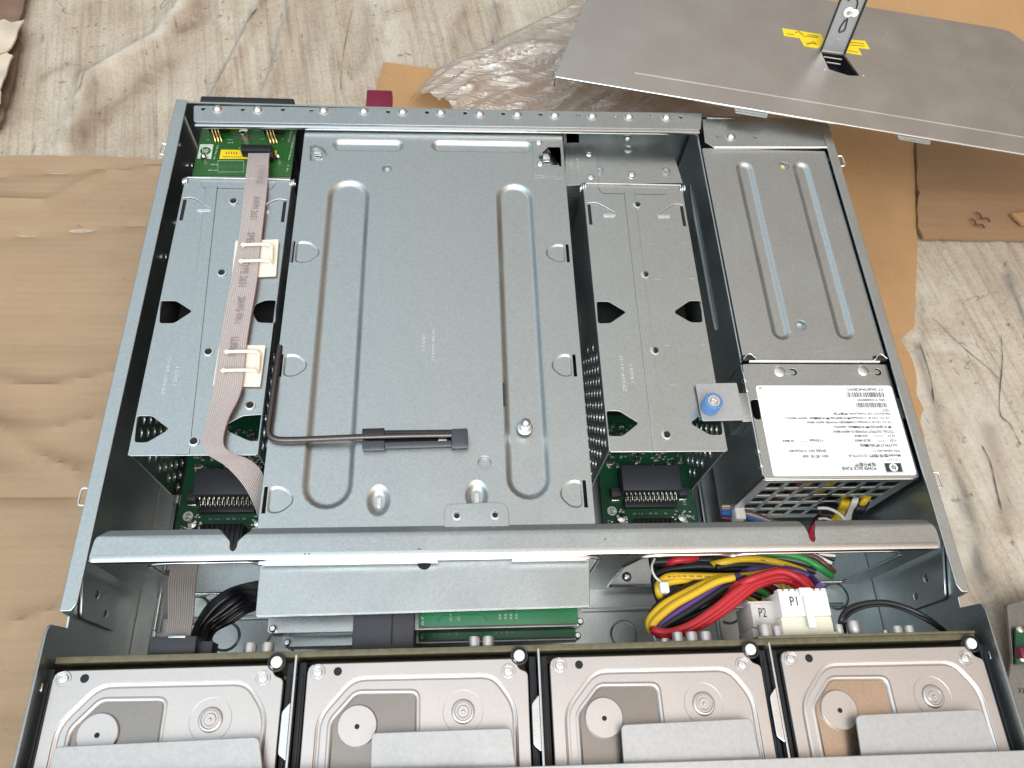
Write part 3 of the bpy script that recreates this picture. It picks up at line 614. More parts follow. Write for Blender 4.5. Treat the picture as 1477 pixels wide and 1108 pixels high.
# ------------------------------------------------------------------ hard drives
ZD = .0915; c2 = crop(360, 733, .3385)
def loc2(l, z=ZD, f=c2): return [(p[0] + PT * .5, p[1]) for p in pts2(z, l, f)]
def drive(i, label):
    cx = PT * (i - 1.5); root = empty('hard_drive', (cx, -.07, .066), label, 'hard drive', 'hard drives in the front row of the case')
    tr = Matrix.Translation((cx, 0, 0))
    body = rnd([(-.0508, -.147), (.0508, -.147), (.0508, -.006), (.0462, -.0045), (.0455, .0), (-.0508, .0)], [.002, .002, .002, .003, .002, .004], 3)
    lo = lambda l: l
    plat = rnd([(-.0452, -.147), (.0452, -.147), (.0448, -.020), (.0350, -.0065), (-.0300, -.0060), (-.0448, -.0225)], [.002, .002, .006, .006, .006, .006], 4)
    win = rnd([(-.0395, -.147), (-.0395, -.0240), (-.0285, -.0120), (.0005, -.0125), (.0008, -.060), (.0008, -.147)], [.001, .003, .003, .004, .001, .001], 4)
    g = G(); g.plate(body, ZD - .0022, .0212, (), .0008, mt=tr); case_ = g.build('drive_body', 'black', root)
    g = G()
    # cover = flat border, raised field, sunken window
    b2 = [(x, y) for x, y in body]
    g.plate([(x * .996, y) for x, y in b2], ZD, .0021, [plat], .0004, mt=tr)
    g2 = G(); g2.plate(inset(ccw(plat), .0022), ZD - .0006, .0004, [win], 0.00005, mt=tr)
    n = len(plat); pl = ccw(plat); rings = [(-.0004, -.0004), (0, -.0004), (.0007, -.0009), (.0013, -.0011), (.0018, -.0008), (.0023, -.0006)]
    vs = []; fs = []
    for d, dz in rings: vs += [(x, y, ZD + dz) for x, y in inset(pl, d)]
    for k in range(len(rings) - 1):
        for j in range(n): jj = (j + 1) % n; fs.append([k * n + j, k * n + jj, (k + 1) * n + jj, (k + 1) * n + j])
    g.add(vs, fs, tr); g.add(g2.v, g2.f)
    pl = ccw(win); n = len(pl); rings = [(-.0006, -.0006), (.0, -.0003), (.0004, -.0002), (.0010, -.0004), (.0017, -.0010), (.0021, -.0016)]
    vs = []; fs = []
    for d, dz in rings: vs += [(x, y, ZD + dz) for x, y in inset(pl, d)]
    for k in range(len(rings) - 1):
        for j in range(n): jj = (j + 1) % n; fs.append([k * n + j, k * n + jj, (k + 1) * n + jj, (k + 1) * n + j])
    g.add(vs, fs, tr); g.build('top_cover', 'alu', root, 50)
    g = G(); g.plate(inset(pl, .0019), ZD - .0014, .0006, (), .0001, mt=tr); g.build('sunken_window', 'windowc' if i == 3 else 'window', root)
    hx, hy = -.0268, -.0267
    g = G(); g.lathe([(.0090, -.0016), (.0088, -.0005), (.0084, -.0002), (0, -.0002)], (cx + hx, hy, ZD), 40); hub = g.build('hub_disc', 'alu', root)
    g = G(); g.lathe([(.0011, 0), (0, .0001)], (cx + hx, hy - .0003, ZD), 14); g.build('hub_hole', 'darkhole', hub)
    px_, py_ = .0204, -.0222
    g = G(); g.lathe([(.0092, -.0005), (.0088, -.0007), (.0078, -.0014), (.0066, -.0018), (.0056, -.0014), (.0051, .0002), (.0046, .0005), (.0040, .0005), (.0036, .0001), (.0028, .0001), (.0024, .0004), (.0008, .0004), (.0005, .0011), (0, .0012)], (cx + px_, py_, ZD), 40); g.build('pivot_cap', 'alu', root)
    for sx, sy in ((-.0458, -.0035), (.0415, -.0055)):
        g = G(); g.lathe([(.0034, .0), (.0032, .0002), (.0026, -.0004), (.0024, .0001), (.0019, .0006), (.0007, .0008), (.0005, .0002), (0, .0002)], (cx + sx, sy, ZD), 22); g.build('screw', 'screw', root)
    g = G(); g.lathe([(.0019, .0001), (0, .00015)], (cx - .0368, -.0036, ZD), 14); g.build('dark_screw_hole', 'darkhole', root)
    g = G(); g.lathe([(.0026, -.004), (.0026, .0004), (.0022, .0008), (0, .0008)], (cx + .0468, .0012, ZD), 22); g.build('corner_post', 'white', root)
    g = G(); g.lathe([(.0041, -.001), (.0041, .0001), (.0034, .0002), (.0034, -.001)], (cx + .0468, .0010, ZD), 22); g.build('post_ring', 'black', root)
    for s in (-1, 1):
        g = G(); xx = cx + s * .0530; g.box(xx - .0017, xx + .0017, -.147, .001, .066, .0895, .0006)
        g.box(xx - s * .0 - .0006, xx - s * .0 + .0006, -.147, -.004, .0895, .0903, .0002); g.build('carrier_rail', 'black', root)
    g = G(); g.text('|| | | |||', (cx - .0, .0012), 0, width=.02, height=.0005, z=ZD - .004); 
    return root
DL = ['leftmost hard drive of the four, with a pale tab over its cool grey window', 'second hard drive from the left, with a plain grey sunken window and dark hub hole',
      'third hard drive from the left, brownish sunken window, below the red and yellow wires', 'rightmost hard drive of the four, with a coppery reflection painted on its brushed sunken window below the P1 plug']
for i in range(4): drive(i, DL[i])
# ------------------------------------------------------------------ backplane board
bk = empty('backplane_board', (0, .0045, .05), 'olive edged circuit board standing on edge behind the four hard drives', 'circuit board')
g = G(); g.box(-.2195, .2185, .0034, .0062, .012, .0892, .0002); g.build('board', 'olive', bk)
g = G(); g.box(P(1095, 927, .0905).x, .2185, .0062, .0074, .070, .0905, .0002); g.build('stiffener', 'olive', bk)
for px, py, r, L_, z in ((362, 928, .0030, .0032, .080), (387, 928, .0030, .0032, .080), (684, 925, .0028, .0032, .082), (704, 924, .0028, .0032, .082), (977, 918, .0026, .0032, .080), (997, 917, .0028, .0032, .080), (1017, 915, .0028, .0032, .080),
                     (1103, 910, .0034, .0055, .083), (1120, 909, .0030, .0050, .080), (1230, 900, .0032, .0065, .080), (1209, 905, .0022, .005, .080), (1275, 905, .0018, .002, .078), (1292, 903, .0028, .0032, .082), (1309, 902, .0028, .0032, .082), (958, 918, .0026, .0012, .074)):
    q = P(px, py, z); g = G(); mt = Matrix.Translation((q.x, .0063, z)) @ Matrix.Rotation(-PI / 2, 4, 'X')
    g.lathe([(r * .9, 0), (r, .0006), (r, L_ * .2), (r * .94, L_ * .25), (r, L_ * .3), (r, L_ + .0012), (r * .9, L_ + .0020), (r * .3, L_ + .0020), (0, L_ + .0019)], (0, 0, 0), 22, mt); g.build('capacitor', 'cap', bk)
# black ribbon header
q0, q1 = P(215, 938, .083), P(282, 934, .083)
g = G(); g.box(q0.x, q1.x, .0063, .0150, .076, .0835, .0006); hd = g.build('ribbon_header', 'slate', bk)
g = G(); g.box(q0.x + .008, q1.x - .005, .0142, .0152, .0832, .0841, .0002); g.build('strain_bar', 'zinc', hd)
q0, q1 = P(284, 936, .08), P(306, 934, .08)
g = G(); g.box(q0.x, q1.x, .0063, .0130, .070, .080, .0006); g.build('wire_header', 'slate', bk)
# slate connector below the hood
q0, q1 = P(506, 938, .078), P(596, 935, .078)
g = G(); g.box(q0.x, q1.x, .0064, .034, .040, .0755, .0005)
for k in range(11): x = q0.x + (q1.x - q0.x) * (.06 + .06 * k); g.box(x, x + .0010, .0055 + .001, .0085, .0755, .0762, .0002)
cn = g.build('module_connector', 'slate', bk)
g = G(); g.box(q1.x - .011, q1.x - .0104, .010, .034, .0755, .0760); g.build('connector_seam', 'darkhole', cn)
# ------------------------------------------------------------------ centre tray
ZC = .0865
tray = empty('controller_tray', (-.05, .2, ZC), 'wide flat zinc tray cover with long pressed ovals in the middle of the case', 'tray cover')
c1 = crop(490, 0, .3385); c5 = crop(490, 370, .3385); cA = crop(370, 570, 340 / 1477); c7 = crop(740, 180, 280 / 1477); c42 = crop(0, 370, .3385)
bds = []
def caps(z, x0, y0, x1, y1, r): a, b = P(x0, y0, z), P(x1, y1, z); return capsule((a.x, a.y), (b.x, b.y), r)
def vcap(xa, xb, yt, yb):   # capsule from its px extents: left/right at top, and bottom
    a0, a1 = P(xa[0], yt, ZC), P(xa[1], yt, ZC); b0, b1 = P(xb[0], yb, ZC), P(xb[1], yb, ZC)
    r = ((a1.x - a0.x) + (b1.x - b0.x)) / 4; return capsule(((a0.x + a1.x) / 2, a0.y), ((b0.x + b1.x) / 2, b0.y), r)
big = [vcap((468, 538), (441, 504), 282, 700), vcap((715, 770), (731, 794), 285, 690)]
sm = [caps(ZC, 491, 209, 571, 210, .0052), caps(ZC, 633, 210, 757, 212, .0052)]
half = []; slots = []
def moon(edge, px0, px1, py0, py1, s):
    """half-moon tab: edge=slot side"""
    a = P(px0, py0, ZC); b = P(px1, py1, ZC)
    x0_, x1_ = a.x, b.x; yy0, yy1 = b.y, a.y
    xs0 = min(x0_, x1_); xs1 = max(x0_, x1_)
    if s < 0: q = [(xs0, yy0), (xs0, yy1), (xs0 + (xs1 - xs0) * .55, yy1), (xs1, yy1 - (yy1 - yy0) * .35), (xs1, yy0 + (yy1 - yy0) * .35), (xs0 + (xs1 - xs0) * .55, yy0)]
    else: q = [(xs1, yy0), (xs1, yy1), (xs1 - (xs1 - xs0) * .55, yy1), (xs0, yy1 - (yy1 - yy0) * .35), (xs0, yy0 + (yy1 - yy0) * .35), (xs1 - (xs1 - xs0) * .55, yy0)]
    half.append(rnd(q, .003, 3))
    w = .0018
    slots.append(rect(xs0 - .0008 - w, yy0, xs0 - .0008, yy1) if s < 0 else rect(xs1 + .0008, yy0, xs1 + .0008 + w, yy1))
moon(0, 428, 459, 348, 379, -1); moon(0, 411, 441, 511, 543, -1); moon(0, 389, 421, 702, 740, -1)
moon(0, 787, 816, 352, 378, 1); moon(0, 795, 826, 511, 543, 1); moon(0, 807, 841, 693, 732, 1)
xl_t, xr_t = -.1378, .0335
hol = [circ(*tuple(P(558, 243, ZC))[:2], .0031), circ(*tuple(P(699, 667, ZC))[:2], .0036)]
dimp = [[(P(x, y, ZC).x + .8 * .0077 * math.cos(t * PI / 14), P(x, y, ZC).y + 1.1 * .0077 * math.sin(t * PI / 14)) for t in range(28)] for x, y in ((546, 722), (688, 715))]
lat = [rnd(pts2(ZC, [(447, 210), (455, 207), (468, 214), (472, 222), (468, 232), (447, 232)]), .001, 2), rnd(pts2(ZC, [(776, 226), (790, 214), (805, 214), (806, 238), (792, 238), (780, 232)]), .001, 2)]
g = G(); g.plate(rnd([(xl_t, .0625), (xr_t, .0625), (xr_t, .3520), (xl_t, .3520)], .001, 2), ZC, .001, big + sm + half + slots + hol + dimp + lat, .0002)
for q in big: bead(g, q, ZC, 1.3, 1.65)
for q in sm: bead(g, q, ZC, 1.3, 1.5)
for q in half: g.recess(q, [(-.0003, -.0002), (.0002, -.0003), (.0007, -.0009), (.001, -.001)], ZC)
top = g.build('top_sheet', 'zinc', tray, 40)
for x in (xl_t + .0005, xr_t - .0005):
    g = G(); w = G().plate(rect(.0625, .062, .352, ZC - .001), .0005, .001, (), .0001); g.add(w.v, w.f, yz(x)); g.build('side_skirt', 'zinc', tray)
# dimples with slot (raised ovals) and pressed holes
for x, y in ((546, 722), (688, 715)):
    q = P(x, y, ZC); g = G(); g.lathe([(.0080, -.0002), (.0074, -.0003), (.0062, -.0010), (.0050, -.0021), (.0040, -.0027), (.0030, -.0028), (0, -.0028)], (q.x, q.y, ZC), 32)
    mt = Matrix.Translation((q.x, q.y, 0)) @ Matrix.Diagonal((.8, 1.1, 1, 1)) @ Matrix.Translation((-q.x, -q.y, 0))
    g.v = [mt @ v for v in g.v]; dm = g.build('pressed_dimple', 'zinc', tray)
    g = G(); g.plate(capsule((q.x, q.y - .0018), (q.x, q.y + .0012), .0012), ZC - .0022, .0004, (), .0001); g.build('slot', 'zincbright', dm)
for x, y, r in ((558, 243, .0031), (699, 667, .0036)):
    q = P(x, y, ZC); g = G(); g.lathe([(r + .0002, -.0004), (r * .96, -.0012), (r * .9, -.0028), (0, -.0028)], (q.x, q.y, ZC), 24); g.build('pressed_hole', 'zinc', tray)
for q in lat:
    g = G(); g.recess(q, [(-.0002, -.0003), (.0002, -.0008), (.0005, -.0035)], ZC); lt = g.build('latch_pocket', 'zinc', tray)
q = P(790, 225, ZC); g = G(); g.box(q.x - .0032, q.x + .0016, q.y - .0028, q.y + .003, ZC - .003, ZC - .0004, .0006); g.build('latch_tongue', 'zincbright', tray)
q = P(458, 219, ZC); g = G(); g.box(q.x - .0026, q.x + .0024, q.y - .0012, q.y + .0016, ZC - .003, ZC - .0006, .0006); g.box(q.x - .003, q.x + .002, q.y - .0046, q.y - .0034, ZC - .003, ZC - .0012, .0005); g.build('latch_tongue', 'zincbright', tray)
# small doubler with two screws right of the tray top, and the screws
g = G(); q = pts2(ZC + .0008, [(768, 204), (808, 206), (813, 256), (770, 253)])
hole = pts2(ZC + .0008, [(776, 226), (790, 213), (808, 213), (809, 240), (795, 240), (780, 232)])
g.plate(q, ZC + .0009, .0008, [hole], .0003); dp = g.build('doubler_plate', 'zinc', tray)
for a, b in ((777, 207), (779, 238)): q = P(a, b, ZC); screw(dp, q.x, q.y, ZC + .0008, .0024, .0012)
# front bolted bracket
g = G(); q = rnd(pts2(ZC + .0012, [(641, 768), (641, 735), (648, 727), (722, 724), (733, 732), (735, 762)]), .002, 3); g.plate(q, ZC + .0012, .0011, (), .0003); fb = g.build('front_bracket', 'zinc', tray)
for a, b in ((659, 745), (714, 744)):
    q = P(a, b, ZC); g = G(); g.lathe([(.0026, 0), (.0024, .0006), (.0018, .0007), (.0015, -.0002), (.0, -.0002)], (q.x, q.y, ZC + .0012), 20); sw = g.build('countersunk_screw', 'zincbright', fb); g = G(); g.lathe([(.0014, 0), (0, 0.00005)], (q.x, q.y, ZC + .00122), 12); g.build('screw_recess', 'darkhole', sw)
# dome stud
q = P(757, 617, ZC); g = G(); g.lathe([(.0044, .0), (.0040, .0004), (.0031, .0006), (.0030, .0058), (.0026, .0072), (.0014, .0084), (0, .0088)], (q.x, q.y, ZC), 28); g.build('locating_stud', 'screw', tray)
# stamped part marks
g = G(); g.text('F149W-BE-H', tuple(P(625, 498, ZC))[:2], PI / 2, width=.020, height=.0017, z=ZC + .00012); g.text('15051', tuple(P(611, 494, ZC))[:2], PI / 2, width=.011, height=.0016, z=ZC + .00012); g.build('stamped_text', 'stamp', tray)
g = G(); a, b = P(727, 553, ZC), P(728, 585, ZC); g.plate(capsule(a, b, .00055), ZC + .0003, .0002, (), .00005); g.build('dark_scratch', 'ink', tray)
# hood: the tray's lower front shelf in front of the brace
zh = .0795
g = G(); g.plate(rnd([(P(374, 812, zh).x, .0615), (P(368, 890, zh).x, .0238), (P(851, 874, zh).x, .0252), (P(852, 795, zh).x, .0615)], .0012, 3), zh, .0012, (), .0004)
w = G().plate(rect(P(368, 890, zh).x + .0006, zh - .004, P(851, 874, zh).x - .0006, zh - .001), .0004, .0008, (), .0001)
hood = g.build('front_shelf', 'zinc', tray)
g = G(); g.tube([(P(368, 890, zh).x + .001, .0241, zh - .0008), (-.05, .0248, zh - .0008), (P(851, 874, zh).x - .001, .0255, zh - .0008)], .0009, 2, 3); g.build('rolled_lip', 'zincbright', hood)
g = G(); g.lathe([(.0035, 0), (0, .0001)], (P(612, 812, zh).x, P(612, 812, zh).y, zh + .0001), 20); g.build('dark_hole', 'darkhole', hood)
# ------------------------------------------------------------------ controller modules under the shelf
def module(z, lb, pxl, pyl, pxr, pyr, bt):
    fl = P(pxl, pyl, z); xa_ = fl.x; xb_ = P(pxr, pyr, z).x; yf_m = fl.y; r = empty('controller_module', (-.05, .035, z), lb, 'module', 'stacked controller modules under the tray shelf')
    g = G(); g.plate([(xa_, .06), (xa_, yf_m + .001), (xa_ + .0015, yf_m), (xb_ - .0015, yf_m), (xb_, yf_m + .001), (xb_, .06)], z, .0012, (), .0003); g.box(xa_ + .001, xb_ - .001, yf_m + .0006, yf_m + .0016, z - .014, z - .001, .0003); g.build('module_case', 'zinc', r)
    x0_ = P(604, 890, z + .004).x
    g = G(); g.box(x0_, xb_ - .003, bt, .040, z + .0012, z + .0026, .0002); pb = g.build('green_board', 'pcbbright', r)
    g = G(); g.box(x0_, xb_ - .003, bt - .0004, bt, z + .0012, z + .0026); g.build('board_edge', 'olive', pb)
    g = G()
    for k in range(4): g.text('XX', (x0_ + .041 + .0028 * k, bt + .004), PI / 2, width=.003, height=.0012, z=z + .00275)
    for k in range(2): g.text('C1', (x0_ + .016 + .004 * k, bt + .004), PI / 2, width=.003, height=.0012, z=z + .00275)
    g.text('R7', (x0_ + .002, bt + .003), PI / 2, width=.004, height=.0012, z=z + .00275); g.build('silkscreen', 'silk', pb)
    g = G(); g.tube([(x0_ + .010, bt + .002, z + .0028), (x0_ + .012, bt + .005, z + .0028), (x0_ + .032, bt + .005, z + .0028), (x0_ + .034, bt + .002, z + .0028)], .0001, 2, 1); g.build('board_trace', 'pcbdark', pb)
    for x in (xa_ + .003, xb_ - .002):
        g = G(); g.lathe([(.0018, -.004), (.0018, .0022), (.0012, .003), (0, .003)], (x, yf_m + .002, z), 12); g.build('guide_pin', 'zincbright', r)
module(.066, 'upper controller module directly under the tray shelf with a bright green board edge', 385, 914, 842, 904, P(700, 902, .0685).y)
module(.046, 'lower controller module beneath the upper one with a dimmer green board edge', 406, 934, 838, 922, P(700, 922, .0485).y)
# ------------------------------------------------------------------ cages left and right of the tray
ZG = .085
def cage(name, x0_, x1_, y0_, y1_, notches, screws, rear_l, label, mark, markpos, seam, extra=()):
    r = empty(name, ((x0_ + x1_) / 2, (y0_ + y1_) / 2, 0), label, 'cage', 'card cages either side of the middle tray')
    g = G(); hs = [rnd(pts2(ZG, n_), .0016, 3) for n_ in notches]
    sh = [circ(*tuple(P(a, b, ZG))[:2], .0014, 12) for a, b in screws]
    g.plate(rect(x0_, y0_, x1_, y1_), ZG, .001, hs + sh, .0002)
    g.tube([(x0_ + .0009, y0_ + .0003, ZG - .0008), ((x0_ + x1_) / 2, y0_ + .0003, ZG - .0008), (x1_ - .0009, y0_ + .0003, ZG - .0008)], .0007, 1, 2)
    top = g.build('top_sheet', 'zinc', r)
    for a, b in screws:
        q = P(a, b, ZG); g = G(); g.lathe([(.0030, 0), (.0028, .0006), (.0020, .0008), (.0018, .0002), (.0018, -.001)], (q.x, q.y, ZG), 20); g.build('threaded_boss', 'zincbright', r); g = G(); g.lathe([(.0018, 0), (0, .00002)], (q.x, q.y, ZG + .0001), 14); g.build('boss_hole', 'darkhole', r)
    for x, sg in ((x0_ + .0005, 1), (x1_ - .0005, -1)):
        hs = []
        for a in range(11):
            for b in range(9):
                yy = y0_ + .008 + a * .0078; zz_ = .012 + b * .0082
                if a * 1.0 + abs(b - 4) * .5 < 10: hs.append(circ(yy + (b % 2) * .0036, zz_, .0027, 10))
        g = G(); w = G().plate([(y0_ + .001, .018), (y0_ + .006, .003), (y1_, .003), (y1_, ZG - .0011), (y0_ + .001, ZG - .0011)], .0005, .001, hs, .0001); g.add(w.v, w.f, yz(x)); g.build('perforated_wall', 'zinc', r)
    # raised seam along the sheet
    if seam:
        a, b = P(*seam[0], ZG), P(*seam[1], ZG)
        g = G(); g.plate([(a.x - .0035, y1_ - .006), (a.x + .0035, y1_ - .006), (b.x + .0035, y0_ + .0004), (b.x - .0035, y0_ + .0004)], ZG + .0006, .0006, [circ(*tuple(P(u, v, ZG))[:2], .0031, 14) for u, v in screws if abs(P(u, v, ZG).x - (a.x + b.x) / 2) < .0], .0003)
        g.build('raised_seam', 'zinc', r)
    # rear hinge strip with lightening pocket
    g = G(); yy = y1_; g.recess(rnd([(x0_ + .012, yy - .0075), (x0_ + .009, yy - .0015), (x1_ - .009, yy - .0015), (x1_ - .012, yy - .0075)], .001, 2), [(0, .00005), (.0003, .0), (.0008, -.0002)], ZG + .0001); g.build('pressed_pocket', 'zinc', r)
    g = G(); g.tube([(x0_ + .001, y1_ + .0006, ZG + .0002), ((x0_ + x1_) / 2, y1_ + .0006, ZG + .0002), (x1_ - .001, y1_ + .0006, ZG + .0002)], .0007, 1, 2); g.build('rear_lip', 'zincbright', r)
    for x in (x0_, x1_):
        g = G()
        for k in range(3): g.lathe([(.0028, -.0005), (.003, 0), (.0028, .0005), (.0016, .0006), (.0014, 0)], (0, 0, 0), 16, Matrix.Translation((x + (.0002 + .0011 * (k - 1)), y1_ - .0015, ZG - .002 + .0006 * k)) @ Matrix.Rotation(PI / 2, 4, 'Y'))
        g.build('hinge_knuckle', 'zincbright', r)
    g = G(); g.box(x0_ + .004, x1_ - .004, y0_ + .055, y1_ - .004, .01, .066, .001); g.build('dark_filler_box', 'darkhole', r)  # black box added so the upper notches look dark inside
    # springs at the rear: slots + bright pads
    for s, x in ((1, x0_), (-1, x1_)):
        yb = y1_ - .017
        g = G(); g.box(min(x + s * .0016, x + s * .0036), max(x + s * .0016, x + s * .0036), yb - .016, yb, ZG + .00002, ZG + .0002); g.build('spring_slot', 'darkhole', r)
        g = G(); g.tube([(x + s * .0015, yb + .001, ZG + .0004), (x + s * .0085, yb + .001, ZG + .0006), (x + s * .019, yb - .0065, ZG + .0004)], .0004, 3, 2)
        g.plate(capsule((x + s * .012, yb - .0085), (x + s * .0185, yb - .0085), .0011), ZG + .0007, .0006, (), .0002)
        g.build('spring_edge', 'zincbright', r)
    g = G(); g.text(mark[0], tuple(P(*markpos[0], ZG))[:2], PI / 2, width=.0235, height=.0019, z=ZG + .00012); g.text(mark[1], tuple(P(*markpos[1], ZG))[:2], PI / 2, width=.0115, height=.0019, z=ZG + .00012); g.build('stamped_text', 'stamp', r)
    for a, b in extra:
        q = P(a, b, ZG); g = G(); g.plate(capsule((q.x - .0016, q.y), (q.x + .0016, q.y), .0002), ZG + .0002, .0002, (), .00005); g.build('stamped_tick', 'strip', r)
    return r
cage('card_cage', -.2085, -.1425, .1058, .2925,
     [[(232, 434), (254, 434), (277, 449), (251, 466), (230, 466)], [(368, 439), (383, 433), (398, 433), (396, 466), (372, 465), (364, 452)],
      [(198, 600), (219, 600), (244, 619), (212, 638), (194, 638)], [(327, 612), (350, 600), (378, 598), (373, 636), (360, 636), (329, 622)]],
     [(337, 291), (320, 394), (301, 508), (280, 637), (361, 585)], None,
     'left steel card cage under the flat ribbon cable beside the left wall', ('ZF49P-04-G', '15051'), ((240, 543), (254, 543)), ((300, 300), (264, 650)))
cm = crop(840, 380, 240 / 950)
N_ = lambda l: [cm(*q) for q in l]
cage('card_cage', .0448, .1110, .1062, .2945,
     [N_([(82, 218), (150, 218), (250, 278), (160, 340), (90, 342)]), N_([(530, 270), (612, 214), (676, 214), (686, 336), (620, 336), (530, 284)]),
      N_([(138, 842), (210, 842), (322, 912), (230, 985), (148, 985)]), N_([(624, 905), (668, 868), (790, 868), (800, 978), (730, 978), (628, 920)])],
     [(919, 296), cm(358, 66), cm(414, 500), cm(480, 980)], None,
     'right steel card cage between the middle tray and the power supply bay', ('ZF50P-01-D', '15051'), (cm(232, 630), cm(282, 630)), (cm(330, 66), cm(440, 1050)),
     [(939, 352), (987, 351), cm(432, 90), cm(630, 88), cm(482, 468), cm(690, 466), cm(515, 694)])
# ------------------------------------------------------------------ boards at the bottom of the cages
def comp_board(name, px0, px1, label, group):
    z = .012
    x0_, x1_ = px0, px1; r = empty(name, ((x0_ + x1_) / 2, .11, z), label, 'circuit board', group)
    g = G(); g.plate(rnd([(x0_, .074), (x1_, .074), (x1_, .098), (x1_ - .001, .104), (x1_ - .001, .165), (x0_, .165)], .001, 2), z, .0016, (), .0001); g.build('board', 'pcbdark', r)
    w = x1_ - x0_; cx = (x0_ + x1_) / 2
    # big slate connector with pin row
    g = G(); g.box(cx - .0185, cx + .0185, .1045, .121, z, z + .013, .0006); g.box(cx - .0245, cx - .0185, .1035, .109, z, z + .006, .0005); g.box(cx + .0185, cx + .0245, .1035, .109, z, z + .006, .0005); bc = g.build('card_connector', 'slate', r)
    g = G(); g.box(cx - .0165, cx + .0165, .0965, .1020, z, z + .004, .0004); g.build('pin_shroud', 'black', r)
    for k in range(12):
        x = cx - .0155 + k * .0028; g = G(); g.tube([(x, .1046, z + .008), (x, .1030, z + .0072), (x, .1018, z + .0046), (x, .1000, z + .0042)], .00042, 3, 2); g.tube([(x + .0014, .1046, z + .006), (x + .0014, .1030, z + .005), (x + .0014, .1010, z + .0043)], .00035, 3, 2); g.build('pin', 'tin', bc)
    g = G(); g.box(cx - .024, cx - .019, .1015, .1027, z, z + .002, .0003); g.box(cx + .019, cx + .024, .1015, .1027, z, z + .002, .0003); g.build('solder_tab', 'tin', r)
    g = G(); g.box(cx - .0125, cx + .0125, .0745, .0880, z, z + .009, .0006)
    for k in range(8): x = cx - .0115 + k * .0030; g.box(x, x + .0015, .0748, .0875, z + .009, z + .0102, .0002)
    g.build('power_connector', 'black', r)
    for s in (-1, 1):
        g = G(); g.lathe([(.0034, 0), (.0034, .006), (.003, .007), (.0014, .0072), (0, .0068)], (cx + s * .0195, .0835, z), 20); g.build('capacitor', 'cap', r)
        g = G(); g.lathe([(.0034, 0), (.0034, .0015), (.0026, .003), (.0, .0034)], (cx + s * .0192, .090, z), 20); g.build('fixing_screw', 'screw', r)
    g = G(); g.lathe([(.0030, 0), (.0030, .0001), (0, .0001)], (x0_ + .006, .0955, z), 24); lg = g.build('round_mark', 'silk', r); g = G(); g.text('P3', (x0_ + .006, .0955), PI / 2, width=.0036, height=.0026, z=z + .0002); g.build('round_mark_text', 'pcbdark', lg)
    g = G(); g.text('JM1', (x0_ + .0035, .0865), PI / 2, width=.006, height=.0018, z=z + .0001); g.text('J2', (x1_ - .007, .100), PI / 2, width=.003, height=.0018, z=z + .0001)
    g.text('0-00-1 A', (x1_ - .003, .084), PI / 2, width=.016, height=.0018, z=z + .0001)
    g.text('C U - R R - B', (cx, .0935), 0, width=.022, height=.0010, z=z + .0001); g.build('silkscreen', 'silk', r)
    g = G(); random.seed(11)
    for k in range(46):
        x = x0_ + .003 + random.random() * (w - .012); y = random.choice((.078, .09, .1225, .13, .14)) + random.random() * .008; a = .002 + random.random() * .006; b = .001 + random.random() * .004
        g.box(x, x + a, y, y + .00022, z, z + .00006); g.box(x + a - .00022, x + a, y - b, y, z, z + .00005)
    o = g.build('copper_traces', 'pcbbright', r); o['kind'] = 'stuff'
    g = G(); h = G(); random.seed(5)
    for k in range(230):
        x = x0_ + .004 + random.random() * (w - .008); y = .124 + random.random() * .03; a, b = (.0009, .0005) if random.random() < .5 else (.0005, .0009)
        s_ = random.choice((.8, 1, 1.3, 1.8)); tgt = g if random.random() < .65 else h
        tgt.box(x - a * s_, x + a * s_, y - b * s_, y + b * s_, z, z + .0006 * s_ * (1 if tgt is g else 1.3), .0001)
    for k in range(130):
        x = x0_ + .004 + random.random() * (w - .008); y = .077 + random.random() * .02
        if abs(x - cx) < .014: continue
        g.box(x - .0007, x + .0007, y - .0004, y + .0004, z, z + .0006, .0001)
    o = g.build('solder_components', 'tin', r); o['kind'] = 'stuff'; o = h.build('dark_components', 'slate', r); o['kind'] = 'stuff'
    return r
comp_board('riser_board', -.2045, -.146, 'left green board with pin connector below the left card cage', 'green boards under the card cages')
comp_board('riser_board', .0530, .1130, 'right green board with pin connector below the right card cage', 'green boards under the card cages')
# ------------------------------------------------------------------ small green light board at rear left
z = .072; cl = crop(250, 140, 200 / 1477); led = empty('status_board', tuple(P(350, 215, z)), 'small green circuit board with yellow sticker in the rear left corner of the case', 'circuit board')
q = [cl(*a) for a in ((318, 262), (1318, 270), (1245, 850), (200, 838))]
pw = pts2(z, q); pw = [(pw[0][0], pw[0][1] + .012), (pw[1][0], pw[1][1] + .012), pw[2], pw[3]]
g = G(); g.plate(pw, z, .0004, (), .00005); g.build('board', 'pcb', led)
g = G(); g.plate(pw, z - .0004, .0014, (), .0001); g.build('board_core', 'edge', led)
def onb(pts, zz, mat, name, th=.0002, par=led):
    g = G(); g.plate(pts2(zz, [cl(*a) for a in pts]), zz + th, th, (), min(.00005, th / 3)); return g.build(name, mat, par)
st = onb([(508, 562), (1103, 572), (1100, 660), (490, 660)], z, 'yellowlab', 'yellow_sticker')
g = G(); g.text('|||||', tuple(P(*cl(620, 600), z))[:2], 0, width=.007, height=.0022, z=z + .00035); g.text('6050A2232', tuple(P(*cl(630, 640), z))[:2], 0, width=.012, height=.0012, z=z + .00035); g.build('sticker_print', 'ink', st)
lb = onb([(285, 505), (428, 505), (402, 662), (255, 655)], z, 'silk', 'emblem_patch')
